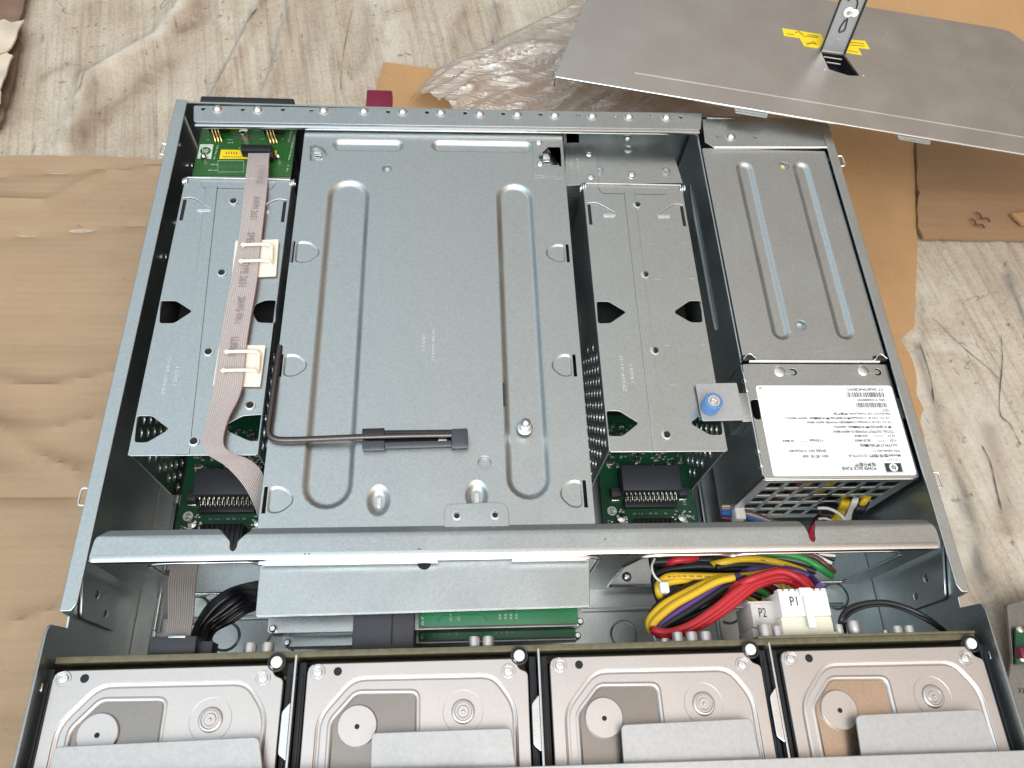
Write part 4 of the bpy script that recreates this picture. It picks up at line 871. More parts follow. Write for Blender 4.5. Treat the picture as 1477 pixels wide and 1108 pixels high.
qc = P(*cl(343, 578), z); g = G(); g.lathe([(.0034, .0), (.0034, .0001), (.0027, .0001), (0, .0001)], (qc.x, qc.y, z + .00025), 28); em = g.build('emblem', 'pcb', lb); g = G(); g.text('hp', (qc.x, qc.y), .3, width=.0040, height=.0056, z=z + .00042, shear=.2, bold=.01); g.build('emblem_letters', 'silk', em)
g = G()
for a, b, c, d in ((475, 680, 750, 740), (475, 740, 750, 800)):
    l = [cl(a, b), cl(c, b), cl(c, d), cl(a, d)]
    for i in range(4):
        u, v = P(*l[i], z), P(*l[(i + 1) % 4], z); g.tube([(u.x, u.y, z + .0001), ((u.x + v.x) / 2, (u.y + v.y) / 2, z + .0001), (v.x, v.y, z + .0001)], .00010, 1, 1)
for t, a, b, w, an in (('CONN TO BACKPLANE', 870, 552, 345, 0), ('REV', 440, 722, 70, 0), ('SER NO', 420, 782, 100, 0), ('J1', 950, 450, 35, 0), ('D2', 370, 458, 22, PI / 2), ('ROHS', 890, 360, 70, 0), ('J4', 610, 490, 60, 0), ('C3 R1', 600, 455, 60, 0), ('U1 R4', 700, 300, 90, 0), ('Q1', 1165, 450, 22, PI / 2)):
    u = P(*cl(a - w / 2, b), z); v = P(*cl(a + w / 2, b), z); q = P(*cl(a, b), z); g.text(t, (q.x, q.y), an, width=(v - u).length, height=.0011, z=z + .00015)
for t, a, b, L_ in (('MODEL B-01 ASSEMBLY DATE', 1262, 540, .022), ('PCA 519320', 1245, 420, .010), ('R1 R2 R3', 455, 590, .012), ('N 1', 1218, 760, .005)):
    q = P(*cl(a, b), z); g.text(t, (q.x, q.y), PI / 2 - .08, width=L_, height=.0011, z=z + .00015)
g.build('silkscreen', 'silk', led)
for bx, by in (((440, 345)), ((1028, 360))), :
    pass
for bx, by in ((440, 345), (1028, 360)):
    for k in range(3):
        a = P(*cl(bx - 32 + k * 32, by - 10), z + .006); b = P(*cl(bx + 8 + k * 33, by + 140), z)
        g = G(); g.tube([(a.x, a.y + .005, z + .0062), (a.x, a.y, z + .006), (a.x + (b.x - a.x) * .12, a.y - .0012, z + .0045), (b.x, b.y + .001, z + .0012), (b.x, b.y, z)], .00055, 4, 2); g.build('gold_pin', 'gold', led)
    a = P(*cl(bx + 40, by + 40), z + .004); g = G(); g.box(a.x - .0075, a.x + .0055, a.y + .004, a.y + .018, z, z + .0075, .0004); g.build('light_housing', 'black', led)
q = P(*cl(765, 420), z); g = G(); g.lathe([(.0031, 0), (.0031, .0040), (.0028, .0052), (.0015, .0056), (0, .0056)], (q.x, q.y, z), 22); g.build('standoff_screw', 'screw', led)
g = G(); g.lathe([(.0045, .0), (.0045, .0002), (.003, .0002)], (q.x, q.y, z), 24); g.build('copper_ring', 'brown', led)
for a, b in ((335, 665), (1125, 665)):
    q = P(*cl(a, b), z); g = G(); g.lathe([(.0023, 0), (.0023, .0015), (.0018, .0032), (.0006, .0044), (0, .0046)], (q.x, q.y, z), 20); g.build('spacer_post', 'screw', led)
g = G(); a = P(*cl(750, 575), z); b = P(*cl(1060, 640), z); g.box(a.x, b.x, b.y - .001, a.y, z, z + .0062, .0004); a2 = P(*cl(1020, 640), z); b2 = P(*cl(1075, 700), z); g.box(a2.x, b2.x, b2.y, a2.y + .003, z, z + .0055, .0004); hd2 = g.build('ribbon_socket', 'black', led)
g = G(); g.box(-.207, -.152, .318, .350, .006, z - .003, .001); g.build('shade_box', 'black', led)  # black box added under the board to darken the reflection on the wall
# ------------------------------------------------------------------ ribbon cables
def ribbon(name, pairs, mat, label, zoff=.0, group=None, sub=6):
    L3 = smooth([tuple(P(*a, z)) for a, b, z in pairs], sub); R3 = smooth([tuple(P(*b, z)) for a, b, z in pairs], sub)
    g = G(); n = len(L3); K = 10; th = .0009; uv = []
    vs = []
    for side in (0, 1):
        for i in range(n):
            a, b = Vector(L3[i]), Vector(R3[i])
            for k in range(K + 1):
                p = a.lerp(b, k / K); p.z -= th * side; vs.append(p); uv.append((k / K, i / n))
    fs = []; W_ = K + 1; O = n * W_
    for i in range(n - 1):
        for k in range(K):
            a = i * W_ + k; fs.append([a, a + W_, a + W_ + 1, a + 1]); fs.append([O + a, O + a + 1, O + a + W_ + 1, O + a + W_])
        for k in (0, K): a = i * W_ + k; fs.append([a, a + W_, O + a + W_, O + a] if k else [a, O + a, O + a + W_, a + W_])
    g.add(vs, fs); g.uv = uv
    o = g.build(name, mat, None, 50); tag(o, label, 'cable', group); return o
rb = ribbon('ribbon_cable', [((358, 221), (389, 221), .0785), ((357, 232), (388, 232), .0815), ((354, 255), (387, 255), .0855), ((351, 285), (384, 285), .0885), ((344, 345), (377, 345), .0885), ((333, 404), (371, 404), .0885), ((318, 488), (357, 488), .0885), ((308, 560), (349, 560), .0890),
                             ((298, 603), (330, 603), .0895), ((293, 632), (322, 636), .0895), ((298, 654), (332, 652), .0885), ((325, 672), (358, 662), .0840), ((350, 699), (376, 677), .077), ((366, 728), (383, 698), .070), ((376, 760), (390, 722), .062)], 'ribbon',
            'flat pinkish grey ribbon cable running down over the left card cage')
g = G()
def rtext(t, px, py, L_, z=.0888):
    a = P(px, py - 20, z); b = P(px - 3.2, py + 0, z); d = (a - b); ang = math.atan2(d.y, d.x)
    q = P(px, py, z); g.text(t, (q.x, q.y), ang + PI, width=L_, height=.0042, z=z + .0003)
for t, px, py, L_ in (('E142446-E', 376, 252, .014), ('AWM 2651', 368, 300, .018), ('SPEC', 361, 345, .010), ('TYPE 2651', 352, 395, .018), ('28AWG VW-1', 346, 447, .018), ('LL80671', 337, 500, .012)): rtext(t, px, py, L_, .0888)
g.build('cable_print', plain('grey_cable_print', (.24, .19, .18), .6), rb)
rb2 = ribbon('ribbon_cable', [((247, 815), (286, 813), .062), ((243, 835), (283, 833), .066), ((242, 860), (281, 858), .072), ((242, 890), (279, 888), .078), ((240, 915), (275, 914), .081), ((239, 931), (272, 930), .0815)], 'ribbong',
             'grey ribbon cable dropping into the black socket behind the leftmost hard drive')
rb3 = ribbon('ribbon_cable', [((237, 822), (247, 822), .045), ((236, 850), (246, 850), .05), ((235, 880), (243, 880), .052), ((236, 893), (242, 893), .05)], 'ribbong',
             'narrow folded ribbon edge seen behind the grey ribbon cable')
# ribbon clips
cc = crop(300, 330, 160 / 771)
def clip(base, arms, label):
    z0_ = .0859; q = pts2(z0_ + .0014, [cc(*a) for a in base]); c = P(*cc(*base[0]), z0_)
    r = empty('cable_clip', (sum(a[0] for a in q) / 4, sum(a[1] for a in q) / 4, z0_), label, 'clip', 'ivory adhesive clips holding the ribbon cable')
    g = G(); g.plate(rnd(q, .0008, 2), z0_ + .0014, .0014, (), .0003); g.build('clip_base', 'ivory', r)
    for (xa_, xb_, y_) in arms:
        tip = P(*cc(xa_, y_), .0905); rt = P(*cc(xb_, y_), .0905)
        g = G(); g.tube([(rt.x, rt.y, z0_ + .001), (rt.x + .0002, rt.y, .0895), (rt.x - .0014, rt.y, .0908), ((rt.x * .6 + tip.x * .4), rt.y, .0909), (tip.x + .0022, tip.y, .0907)], .0010, 5, 3)
        g.lathe([(.0001, 0), (.0018, .0016), (.0014, .0026), (.0009, .0034), (0, .0036)], (0, 0, 0), 14, Matrix.Translation((tip.x - .001, tip.y, .0905)) @ Matrix.Rotation(PI / 2, 4, 'Y')); g.build('clip_arm', 'ivory', r)
    a, b = arms[0], arms[1]; u = P(*cc(a[1], a[2]), .0905); v = P(*cc(b[1], b[2]), .0905)
    g = G(); g.tube([(u.x + .0005, u.y, .0890), ((u.x + v.x) / 2 + .0005, (u.y + v.y) / 2, .0890), (v.x + .0005, v.y, .0890)], .0011, 2, 3); g.build('clip_spine', 'ivory', r)
clip([(190, 82), (492, 72), (472, 325), (162, 340)], [(235, 435, 112), (220, 430, 225)], 'upper ivory plastic cable clip gripping the ribbon cable')
clip([(76, 805), (400, 808), (362, 1095), (32, 1092)], [(118, 345, 855), (95, 335, 985)], 'lower ivory plastic cable clip gripping the ribbon cable')
# ------------------------------------------------------------------ bent rod tool
tl = empty('rod_tool', tuple(P(600, 633, ZC)), 'dark bent steel rod with black slotted end piece lying across the tray', 'tool')
zr = ZC + .0024
g = G(); g.tube([tuple(P(404, 500, zr - .003)), tuple(P(398, 540, zr - .001)), tuple(P(392, 585, zr)), tuple(P(388, 612, zr)), tuple(P(388, 626, zr)), tuple(P(396, 633, zr)), tuple(P(412, 635, zr)), tuple(P(450, 634, zr)), tuple(P(520, 631, zr + .0008)), tuple(P(590, 629, zr + .0012)), tuple(P(652, 628, zr + .0012))], .0018, 6, 4); g.build('bent_rod', 'gunmetal', tl)
def seg(a, b, w0, z0_, z1_, mat, name, par=tl, bev=.0004):
    A, B = P(*a, zr), P(*b, zr); d = B - A; an = math.atan2(d.y, d.x); g = G(); g.box(0, d.length, -w0, w0, z0_ - zr, z1_ - zr, bev, mt=Matrix.Translation(A) @ Matrix.Rotation(an, 4, 'Z')); return g.build(name, mat, par)
seg((523, 644), (555, 643), .0021, ZC + .0005, zr + .0022, 'tool', 'slotted_block'); seg((523, 626), (555, 625), .0019, ZC + .0005, zr + .0030, 'black', 'slotted_block')
seg((555, 643), (655, 640), .0012, ZC + .0005, zr + .0020, 'tool', 'rail'); seg((555, 626), (655, 625), .0010, ZC + .0005, zr + .0030, 'black', 'rail')
seg((555, 634), (652, 633), .0022, ZC + .0003, ZC + .0010, 'black', 'rail_floor'); seg((651, 634), (675, 633), .0050, ZC + .0004, zr + .0036, 'tool', 'end_cap', bev=.001)
seg((632, 637), (645, 637), .0008, ZC + .001, zr + .0016, 'zincbright', 'steel_leaf')
# ------------------------------------------------------------------ power bay cover
zp = .0865; pb = empty('power_bay_cover', tuple(P(1150, 370, zp)), 'flat zinc cover with two long pressed grooves over the power supply bay', 'cover')
c8 = crop(960, 140, 260 / 1477)
bd = [(caps(zp, 1075, 241, 1124, 483, .0058)), (caps(zp, 1157, 241, 1218, 483, .0058))]
hl = [circ(*tuple(P(1131, 239, zp))[:2], .0035), circ(*tuple(P(1155, 469, zp))[:2], .0035)]
bd = []
for a0, a1 in (((1074, 243), (1127, 478)), ((1156, 243), (1219, 478))): bd.append(caps(zp, *a0, *a1, .0058))
g = G(); g.plate(rnd([(.1293, .1625), (.2165, .1625), (.2165, .3275), (.1293, .3275)], .0012, 2), zp, .001, bd + hl, .0003)
for q in bd: bead(g, q, zp, 1.05, 1.5)
g.build('cover_sheet', 'zinc', pb, 40)
for x, y, m_ in ((1131, 239, 'zinc'), (1155, 469, 'zinc')):
    q = P(x, y, zp); g = G(); g.lathe([(.0037, -.0004), (.0034, -.001), (.0030, -.003), (0, -.003)], (q.x, q.y, zp), 22); ph = g.build('pressed_hole', m_, pb)
    if x == 1131: g = G(); g.box(q.x - .0012, q.x + .0018, q.y, q.y + .0018, zp - .0032, zp - .0026); g.build('copper_glint', 'gold', ph)
a = P(1080, 524, zp); b = P(1280, 523, zp); g = G(); g.tube([(.1325, .1622, zp - .0006), (.17, .1622, zp - .0006), (.2120, .1622, zp - .0006)], .0012, 1, 3); g.build('rolled_lip', 'zincbright', pb)
for x in (.1325, .2125):
    g = G(); g.box(x - .004, x + .004, .1618, .1655, zp - .001, zp + .0012, .0009); k_ = g.build('corner_catch', 'black', pb); g = G(); g.tube([(x - .0038, .1622, zp + .0013), (x, .1660, zp + .0016), (x + .0038, .1630, zp + .0013)], .0004, 4, 2); g.build('catch_wire', 'zincbright', k_)
g = G(); q = [P(1174, 507, zp), P(1190, 507, zp), P(1182, 519, zp)]; g.tube([tuple(a + Vector((0, 0, .0001))) for a in q[:2]], .00015, 1, 1); g.tube([tuple(q[0] + Vector((0, 0, .0001))), tuple(q[2] + Vector((0, 0, .0001)))], .00015, 1, 1); g.build('scribed_arrow', 'strip', pb)
# ------------------------------------------------------------------ power module
zm = .0855; pm = empty('power_module', (.173, .125, 0), 'zinc power distribution box with a large white label at the right of the case', 'power module')
x0_, x1_, y0_, y1_ = .1285, .2166, .0895, .1605
c6 = crop(1060, 510, 280 / 1477)
kh = []
for a, b in (((1145 - 0, 537), (1120, 536)),): pass
def keyhole(bx, by, sx, sy): a = P(bx, by, zm); b = P(sx, sy, zm); return a, b
hs = [rnd(pts2(zm, [c6(*p_) for p_ in ((120, 358), (150, 348), (178, 352), (200, 500), (160, 498), (133, 470))]), .001, 2), rnd(pts2(zm, [c6(*p_) for p_ in ((1228, 345), (1262, 345), (1300, 395), (1308, 490), (1262, 490))]), .001, 2)]
k1 = capsule(P(*c6(440, 140), zm), P(*c6(440, 140), zm) + Vector((.0004, 0, 0)), .0021); k2 = capsule(P(*c6(1082, 140), zm), P(*c6(1082, 140), zm) + Vector((.0004, 0, 0)), .0021)
g = G(); g.plate(rnd(rect(x0_, y0_, x1_, y1_), .0012, 2), zm, .001, hs + [k1, k2], .0003); g.build('top_sheet', 'zinc', pm)
for a, b, c_, d_ in ((340, 135, 440, 145), (975, 130, 1082, 142)):
    u = P(*c6(a, b), zm); v = P(*c6(c_, d_), zm)
    g = G(); g.lathe([(.0034, .0), (.0034, .0003), (.0028, .0007), (0, .0008)], (u.x, u.y, zm), 22); bt = g.build('keyhole_button', 'zincbright', pm)
    g = G(); g.plate(capsule(u, v, .0014), zm + .0003, .0003, (), .0001); g.build('keyhole_tongue', 'zinc', bt)
g = G(); g.tube([(x0_ + .001, y0_ + .0002, zm - .0020), ((x0_ + x1_) / 2, y0_ + .0002, zm - .0020), (x1_ - .001, y0_ + .0002, zm - .0020)], .0009, 1, 3); g.build('rolled_lip', 'zincbright', pm)
wins = []
for cI in range(7):
    for rI in range(5):
        ux = x0_ + .006 + cI * .0112; vz = .069 - rI * .0125; wins.append(rnd(rect(ux, vz, ux + .0088, vz + .0088), .0004, 1))
wins = [w_ for w_ in wins if max(p_[0] for p_ in w_) < x1_ - .002]
g = G(); w = G().plate(rect(x0_, .012, x1_, zm - .0026), .0006, .0012, wins, .0002); g.add(w.v, w.f, xz(y0_ + .0008)); g.build('vent_grille', 'zinc', pm)
g = G(); w = G().plate(rect(y0_ + .002, .012, y1_, zm - .0012), .0005, .001, (), .0002); g.add(w.v, w.f, yz(x0_ - .0001)); g.build('side_sheet', 'zinc', pm)
g = G(); w = G().plate(rect(y0_ + .002, .012, y1_, zm - .0012), .0005, .001, (), .0002); g.add(w.v, w.f, yz(x1_ - .0006)); g.build('side_sheet', 'zinc', pm)
g = G()
for yy, in ((.1500,), (.1435,), (.1060,), (.0975,)):
    g.box(x0_ - .0012, x0_ + .0006, yy - .0013, yy + .0013, zm - .0035, zm + .0007, .0005)
g.tube([(x0_ - .0003, .155, zm - .0002), (x0_ - .0003, .12, zm - .0002), (x0_ - .0003, y0_ + .002, zm - .0002)], .0005, 1, 2); g.build('edge_hooks', 'zincbright', pm)
g = G(); g.box(x0_ + .004, x1_ - .003, .108, .110, .016, .08); g.build('grille_dark_sheet', 'darkhole', pm)  # black sheet painting the darkness behind the grille
for k, (mt_, x, dx, r) in enumerate((('red', .159, .003, .0016), ('red', .1615, .002, .0016), ('green', .143, .012, .0013), ('yellow', .182, -.006, .0016), ('yellow', .185, -.006, .0016), ('whitew', .171, .004, .0010), ('whitew', .174, .003, .0010), ('red', .136, -.003, .0014), ('darkred', .151, .004, .0015), ('yellow', .172, -.008, .0016), ('black', .167, .004, .0016), ('black', .178, -.010, .0016), ('black', .147, -.003, .0016))):
    g = G(); g.tube([(x, .103, .078), (x + dx * .4, .098, .066), (x + dx, .096, .045), (x + dx * .8, .099, .02)], r, 5, 3); g.build('inner_wire', mt_, pm)
# label
q = [P(*c_, zm) for c_ in ((1091, 556), (1288, 557), (1320, 687), (1113, 686))]
lx0 = (q[0].x + q[3].x) / 2; lx1 = (q[1].x + q[2].x) / 2; ly1 = (q[0].y + q[1].y) / 2; ly0 = (q[2].y + q[3].y) / 2
g = G(); g.plate(rnd(rect(lx0, ly0, lx1, ly1), .002, 4), zm + .0003, .0002, (), .00005); lab = g.build('paper_label', 'paper', pm)
cz = crop(1080, 540, 260 / 1477); zl = zm + .00036
ink = G()
def tl_(t, xs, xe, y, h=.00105):
    a = P(*cz(xs, y), zl); b = P(*cz(xe, y), zl); ink.text(t, ((a.x + b.x) / 2, (a.y + b.y) / 2), PI, width=abs(a.x - b.x), height=h * 1.6, z=zl, bold=.028)
def bar_(xs, xe, ya, yb, n):
    a = P(*cz(xs, ya), zl); b = P(*cz(xe, yb), zl); x = b.x; random.seed(n)
    while x < a.x:
        w_ = random.choice((.00022, .00022, .0004, .0006)); ink.add([(x, b.y, zl), (x + w_, b.y, zl), (x + w_, a.y, zl), (x, a.y, zl)], [[0, 1, 2, 3]]); x += w_ + random.choice((.0002, .0003, .0005))
tl_('CT: 5ALBC0A4CSEVVC', 1100, 805, 125); bar_(1105, 808, 148, 188, 3); tl_('S/N: Y1235000VVC', 1115, 883, 210); bar_(1127, 886, 232, 272, 4)
tl_('OLT', 1147, 1097, 296); tl_('PRODUCT OF THAILAND 泰国产品', 1155, 695, 323); tl_('+5.1V, 12V & +12Vdual(最大总输出/最大總輸出: 460W MAX.)', 1155, 300, 358, .0012)
tl_('+5.1V, 12V & +12Vdual COMBINED POWER 460W MAX.', 1167, 470, 392); tl_('最大总输出/最大總輸出: 460W)', 1170, 700, 430, .0013); tl_('TOTAL OUTPUT POWER IS 460W MAX', 1190, 688, 470)
tl_('+5.1V', 1200, 1140, 503); tl_(': 33A MAX', 990, 862, 505); tl_('+12V', 1210, 1155, 542); tl_(': 38.3A MAX', 1015, 865, 543); tl_('+12Vdual', 612, 500, 543); tl_(': 7A MAX', 390, 272, 546)
tl_('OUTPUT/输出/輸出:', 1220, 903, 583, .0013); tl_('P/N AJ940-60111', 1235, 1020, 625); tl_('SPARE NO. 519324-001', 635, 330, 627); tl_('Model/型号/型號: D12773.A', 1245, 815, 668, .0013); tl_('REV /版次: 00F', 652, 440, 672, .0013)
tl_('电源分配器', 1040, 865, 738, .0015); tl_('POWER BACK PLANE', 1045, 763, 771, .0014); tl_('000', 110, 82, 112, .0006); tl_('i n v e n t', 1225, 1130, 703, .0007)
for xs, xe, y in ((1102, 1028, 500), (1102, 1028, 512), (1125, 1052, 540), (1125, 1052, 552), (475, 420, 548)):
    a = P(*cz(xs, y), zl); b = P(*cz(xe, y), zl); ink.add([(b.x, a.y - .00012, zl), (a.x, a.y - .00012, zl), (a.x, a.y + .00012, zl), (b.x, a.y + .00012, zl)], [[0, 1, 2, 3]])
ink.build('label_print', 'ink', lab)
g = G(); A = P(*cz(1130, 800), zl); B = P(*cz(1262, 800), zl); C = P(*cz(1140, 728), zl)
g.plate(rect(A.x, A.y, B.x, C.y), zl + .0001, .0001, (), .00002); lg = g.build('emblem_square', 'ink', lab)
cx_, cy_ = (A.x + B.x) / 2, (A.y + C.y) / 2; r_ = (C.y - A.y) * .47
g = G(); g.lathe([(r_, 0), (r_, .0001), (0, .0001)], (cx_, cy_, zl + .0001), 32); ed = g.build('emblem_disc', 'paper', lg)
g = G(); g.text('hp', (cx_, cy_), PI, width=r_ * 1.15, height=r_ * 1.6, z=zl + .0003, shear=.25, bold=.02); g.build('emblem_letters', 'ink', ed)
g = G(); D = P(*cz(1110, 692), zl)
l = [(A.x - .0004, A.y - .0003), (B.x + .0004, A.y - .0003), (B.x + .0002, D.y), (A.x - .0004, D.y)]
for i in range(4):
    if i == 2: continue
    u, v = l[i], l[(i + 1) % 4]; g.tube([(u[0], u[1], zl), ((u[0] + v[0]) / 2, (u[1] + v[1]) / 2, zl), (v[0], v[1], zl)], .00008, 1, 1)
g.build('emblem_frame', 'ink', lab)
# thumbscrew bracket
zk = .0875
g = G(); g.plate(rnd(pts2(zk, [(1003, 553), (1063, 552), (1074, 606), (1013, 607)]), .0009, 2), zk, .0012, (), .0003); bkt = g.build('mounting_bracket', 'strip', pm)
g = G(); q = P(1074, 606, zk); g.box(q.x - .0005, x0_ - .0002, q.y, q.y + .018, zk - .022, zk - .0022, .0003); g.build('bracket_fold', 'zinc', bkt)
q = P(1023, 588, zk); g = G(); g.lathe([(.0050, .0), (.0053, .0006), (.0053, .0082), (.0048, .0090), (.0040, .0092), (.0038, .0080)], (q.x, q.y, zk), 32); ts = g.build('thumbscrew', 'bluecap', bkt)
for k in range(16): pass
g = G(); g.lathe([(.0038, .0020), (.0038, .0086), (.0035, .0089), (.0022, .0089), (.0018, .0094), (.0011, .0095), (.0008, .0085), (0, .0085)], (q.x, q.y, zk), 28); g.build('screw_head', 'screw', ts)
# ------------------------------------------------------------------ wiring
def wires(root, specs, f=None, nm='wire'):
    for sp in specs:
        mt_, r, z = sp[0], sp[1], sp[2]; pts = []
        for i, q in enumerate(sp[3]):
            zz = z if not isinstance(z, (list, tuple)) else z[0] + (z[1] - z[0]) * i / (len(sp[3]) - 1)
            if len(q) > 2 and q[2] == 'in': pts.append(tuple(PY(*(f(*q[:2]) if f else q[:2]), .099))); continue
            if len(q) > 2: zz = q[2]; q = q[:2]
            pts.append(tuple(P(*(f(*q) if f else q), zz)))
        g = G(); g.tube(pts, r, 8, 4); g.build(nm, mt_, root)
cw = crop(920, 780, 320 / 1477)
hn = empty('power_harness', tuple(P(1060, 860, .07)), 'thick loop of red, yellow and purple wires with white plugs marked P1 and P2', 'wire harness')
R1 = .0020
wires(hn, [
    ('black', R1, .048, [(90, 110), (120, 200), (260, 240), (480, 250), (700, 280)]), ('black', R1, .050, [(110, 160), (300, 170), (500, 190), (700, 200), (900, 210), (1100, 250)]), ('black', R1, .052, [(100, 190), (250, 210), (420, 215), (640, 235)]),
    ('darkred', R1, .050, [(200, 270), (400, 290), (600, 300), (800, 310)]), ('darkred', R1, .056, [(950, 350), (880, 310), (800, 295), (700, 290), (560, 300)]), ('darkred', R1, .054, [(930, 385), (850, 340), (770, 315), (650, 305)]),
    ('black', R1, .054, [(1180, 205), (1050, 165), (900, 140), (700, 130), (480, 110), (300, 90), (150, 80)]), ('black', R1, .057, [(100, 140), (260, 140), (480, 165), (640, 165), (800, 170), (960, 190), (1080, 220)]),
    ('black', R1, .058, [(110, 230), (220, 190), (420, 170), (600, 185), (760, 180), (900, 195)]), ('black', R1, .056, [(100, 100), (200, 120), (420, 130), (600, 120), (760, 125)]), ('black', R1, .053, [(150, 420), (120, 330), (110, 250), (140, 200), (300, 120)]),
    ('red', R1, .060, [(150, 175, .05), (240, 135), (330, 122), (400, 116, .055), (520, 112, .040)]), ('black', R1 * .9, .059, [(820, 380), (700, 330), (620, 300), (500, 330), (350, 420), (250, 480)]),
    ('green', R1, .055, [(760, 110), (850, 95), (980, 92), (1110, 122), (1210, 180), (1290, 236, .045)]), ('brown', R1 * .8, .052, [(1080, 85), (1180, 110), (1250, 160), (1305, 205, .045)]), ('whitew', R1 * .5, .052, [(1150, 85), (1230, 120), (1290, 150)]),
    ('black', R1 * .7, .051, [(1130, 80), (1220, 110), (1295, 160)]), ('whitew', R1 * .5, .052, [(1200, 82), (1260, 95), (1310, 100)]), ('black', R1 * .7, .051, [(1190, 75), (1250, 100), (1310, 125)]),
    ('yellow', R1, .062, [(380, 185, .046), (480, 162, .056), (560, 145), (680, 125), (820, 128), (960, 155), (1130, 212, .052)]), ('purple', R1, .062, [(1210, 305, .072), (1150, 245), (1060, 205), (930, 185), (780, 188), (640, 205, .054), (520, 230, .045)]),
    ('black', R1, .061, [(520, 178), (640, 160), (800, 165), (950, 190), (1080, 215)]),
    ('yellow', R1, .064, [(170, 400, .05), (140, 350), (140, 290), (200, 240), (320, 236), (500, 240), (680, 238), (820, 220), (930, 200)]), ('yellow', R1, .062, [(160, 395, .05), (150, 330), (180, 285), (300, 262), (440, 262, .058), (560, 255, .05)]),
    # returning loop
    ('yellow', R1, .066, [(590, 240), (480, 270), (330, 340), (180, 420), (95, 500), (72, 560), (95, 610)]), ('yellow', R1, .069, [(640, 245), (520, 275), (380, 350), (240, 430), (130, 520), (95, 575), (120, 612)]),
    ('purple', R1, .066, [(680, 235), (560, 280), (420, 370), (280, 460), (170, 535), (125, 590), (140, 620)]), ('black', R1, .063, [(450, 260), (330, 310), (230, 370), (140, 430), (90, 500), (80, 570)]),
    ('black', R1, .066, [(720, 250), (600, 300), (460, 390), (320, 480), (200, 550), (150, 600), (170, 622)]), ('black', R1, .062, [(700, 290), (600, 370), (460, 460), (330, 520), (220, 560), (170, 610)]), ('black', R1, .058, [(760, 330), (640, 420), (500, 500), (380, 560), (250, 600)]),
    ('yellow', R1, .066, [(980, 320, .066), (960, 285), (900, 262), (820, 275), (740, 300)]), ('yellow', R1, .067, [(1050, 320, .07), (1020, 280), (950, 250), (860, 250), (760, 285)]), ('yellow', R1, .056, [(830, 395), (800, 370), (740, 340), (690, 345)]), ('yellow', R1, .057, [(780, 400), (740, 370), (690, 355)]),
    ('green', R1, .058, [(885, 395), (850, 350), (790, 325), (720, 330)]),
    ('red', R1, .073, [(1160, 320, .076), (1110, 260), (1010, 222), (890, 225), (760, 268), (640, 350), (500, 462), (360, 555), (220, 608), (115, 600), (95, 580, .066)]),
    ('red', R1, .072, [(1120, 325, .076), (1060, 270), (980, 240), (880, 250), (760, 295), (640, 390), (500, 495), (350, 585), (210, 625), (130, 615), (100, 595, .066)]),
    ('red', R1, .071, [(1085, 325, .076), (1030, 280), (950, 262), (860, 275), (760, 320), (640, 420), (480, 530), (330, 600), (200, 632), (120, 618)]),
    ('red', R1, .075, [(1140, 320, .077), (1060, 245), (960, 205), (860, 220), (740, 262), (640, 310, .068), (560, 370, .06), (480, 440, .05)]),
], cw)
g = G()
for pl, z_ in (([(200, 240), (320, 236), (500, 240), (680, 238), (820, 220)], .0662), ([(820, 128), (960, 155), (1060, 185)], .0640)):
    sm_ = smooth([tuple(P(*cw(*q_), z_)) for q_ in pl], 14)
    for k in range(0, len(sm_) - 1):
        if k % 4 == 3: continue
        a_, b_ = Vector(sm_[k]), Vector(sm_[k + 1]); d_ = (b_ - a_).normalized(); n_ = Vector((-d_.y, d_.x, 0)) * .0004; c_ = a_.lerp(b_, .55)
        g.add([a_ - n_, c_ - n_, c_ + n_, a_ + n_], [[0, 1, 2, 3]])
g.build('wire_print', 'brown', hn)
# zip tie on the harness
g = G(); q = P(958, 848, .067); g.box(q.x - .0028, q.x + .0022, q.y - .003, q.y + .0028, .065, .0695, .0008); tie = g.build('cable_tie', 'white', hn)
g = G(); g.tube([tuple(P(957, 842, .067)), tuple(P(945, 832, .066)), tuple(P(940, 818, .064)), tuple(P(944, 806, .06))], .0006, 5, 2); g.build('tie_strap', 'white', tie)
# plugs
def plug(x0p, x1p, ypl, z0_, z1_, ymid, yend, mat1, mat2, txt, tx, ty, latch):
    a = P(x0p, ypl, z1_); b = P(x1p, ypl, z1_)
    g = G(); g.box(a.x, b.x, .0064, ymid, z0_, z1_ - .001, .0006)
    for k in range(6): x = a.x + (b.x - a.x) * (k + .5) / 6; g.box(x - .0007, x + .0007, .0056 + .001, .0082, z1_ - .001, z1_ + .0002, .0002)
    g.build('socket', mat2, hn)
    g = G(); g.box(a.x + .0004, b.x - .0004, ymid, yend, z0_, z1_ + .0006, .0006)
    for k in range(8): x = a.x + (b.x - a.x) * (k + .5) / 8; g.box(x - .0012, x + .0012, yend - .0001, yend + .001, z1_ - .005, z1_ + .0002, .0003)
    pg = g.build('plug', mat1, hn)
    g = G(); q = P(tx, ty, z1_); g.text(txt, (q.x, q.y), 0, width=.0038, height=.0046, z=z1_ + .0009); g.build('plug_mark', 'ink', pg)
    if latch:
        m_ = P(latch, ypl, z1_).x; g = G(); g.box(m_ - .0032, m_ + .0032, yend - .003, yend + .0012, z1_ + .0006, z1_ + .0022, .0005); g.box(m_ - .0019, m_ + .0019, ymid - .006, yend - .0025, z1_ + .0006, z1_ + .0024, .0005); g.build('latch', mat1, pg)
y1m = P(1160, 889, .0845).y; y1e = P(1160, 852, .0845).y
plug(1130, 1204, 905, .066, .0845, y1m, y1e, 'white', 'cream', 'P1', 1144, 868, 1170)
plug(1085, 1128, 900, .054, .0760, P(1100, 905, .076).y, P(1100, 870, .076).y, 'greyplug', 'greyplug', 'P2', 1099, 884, None)
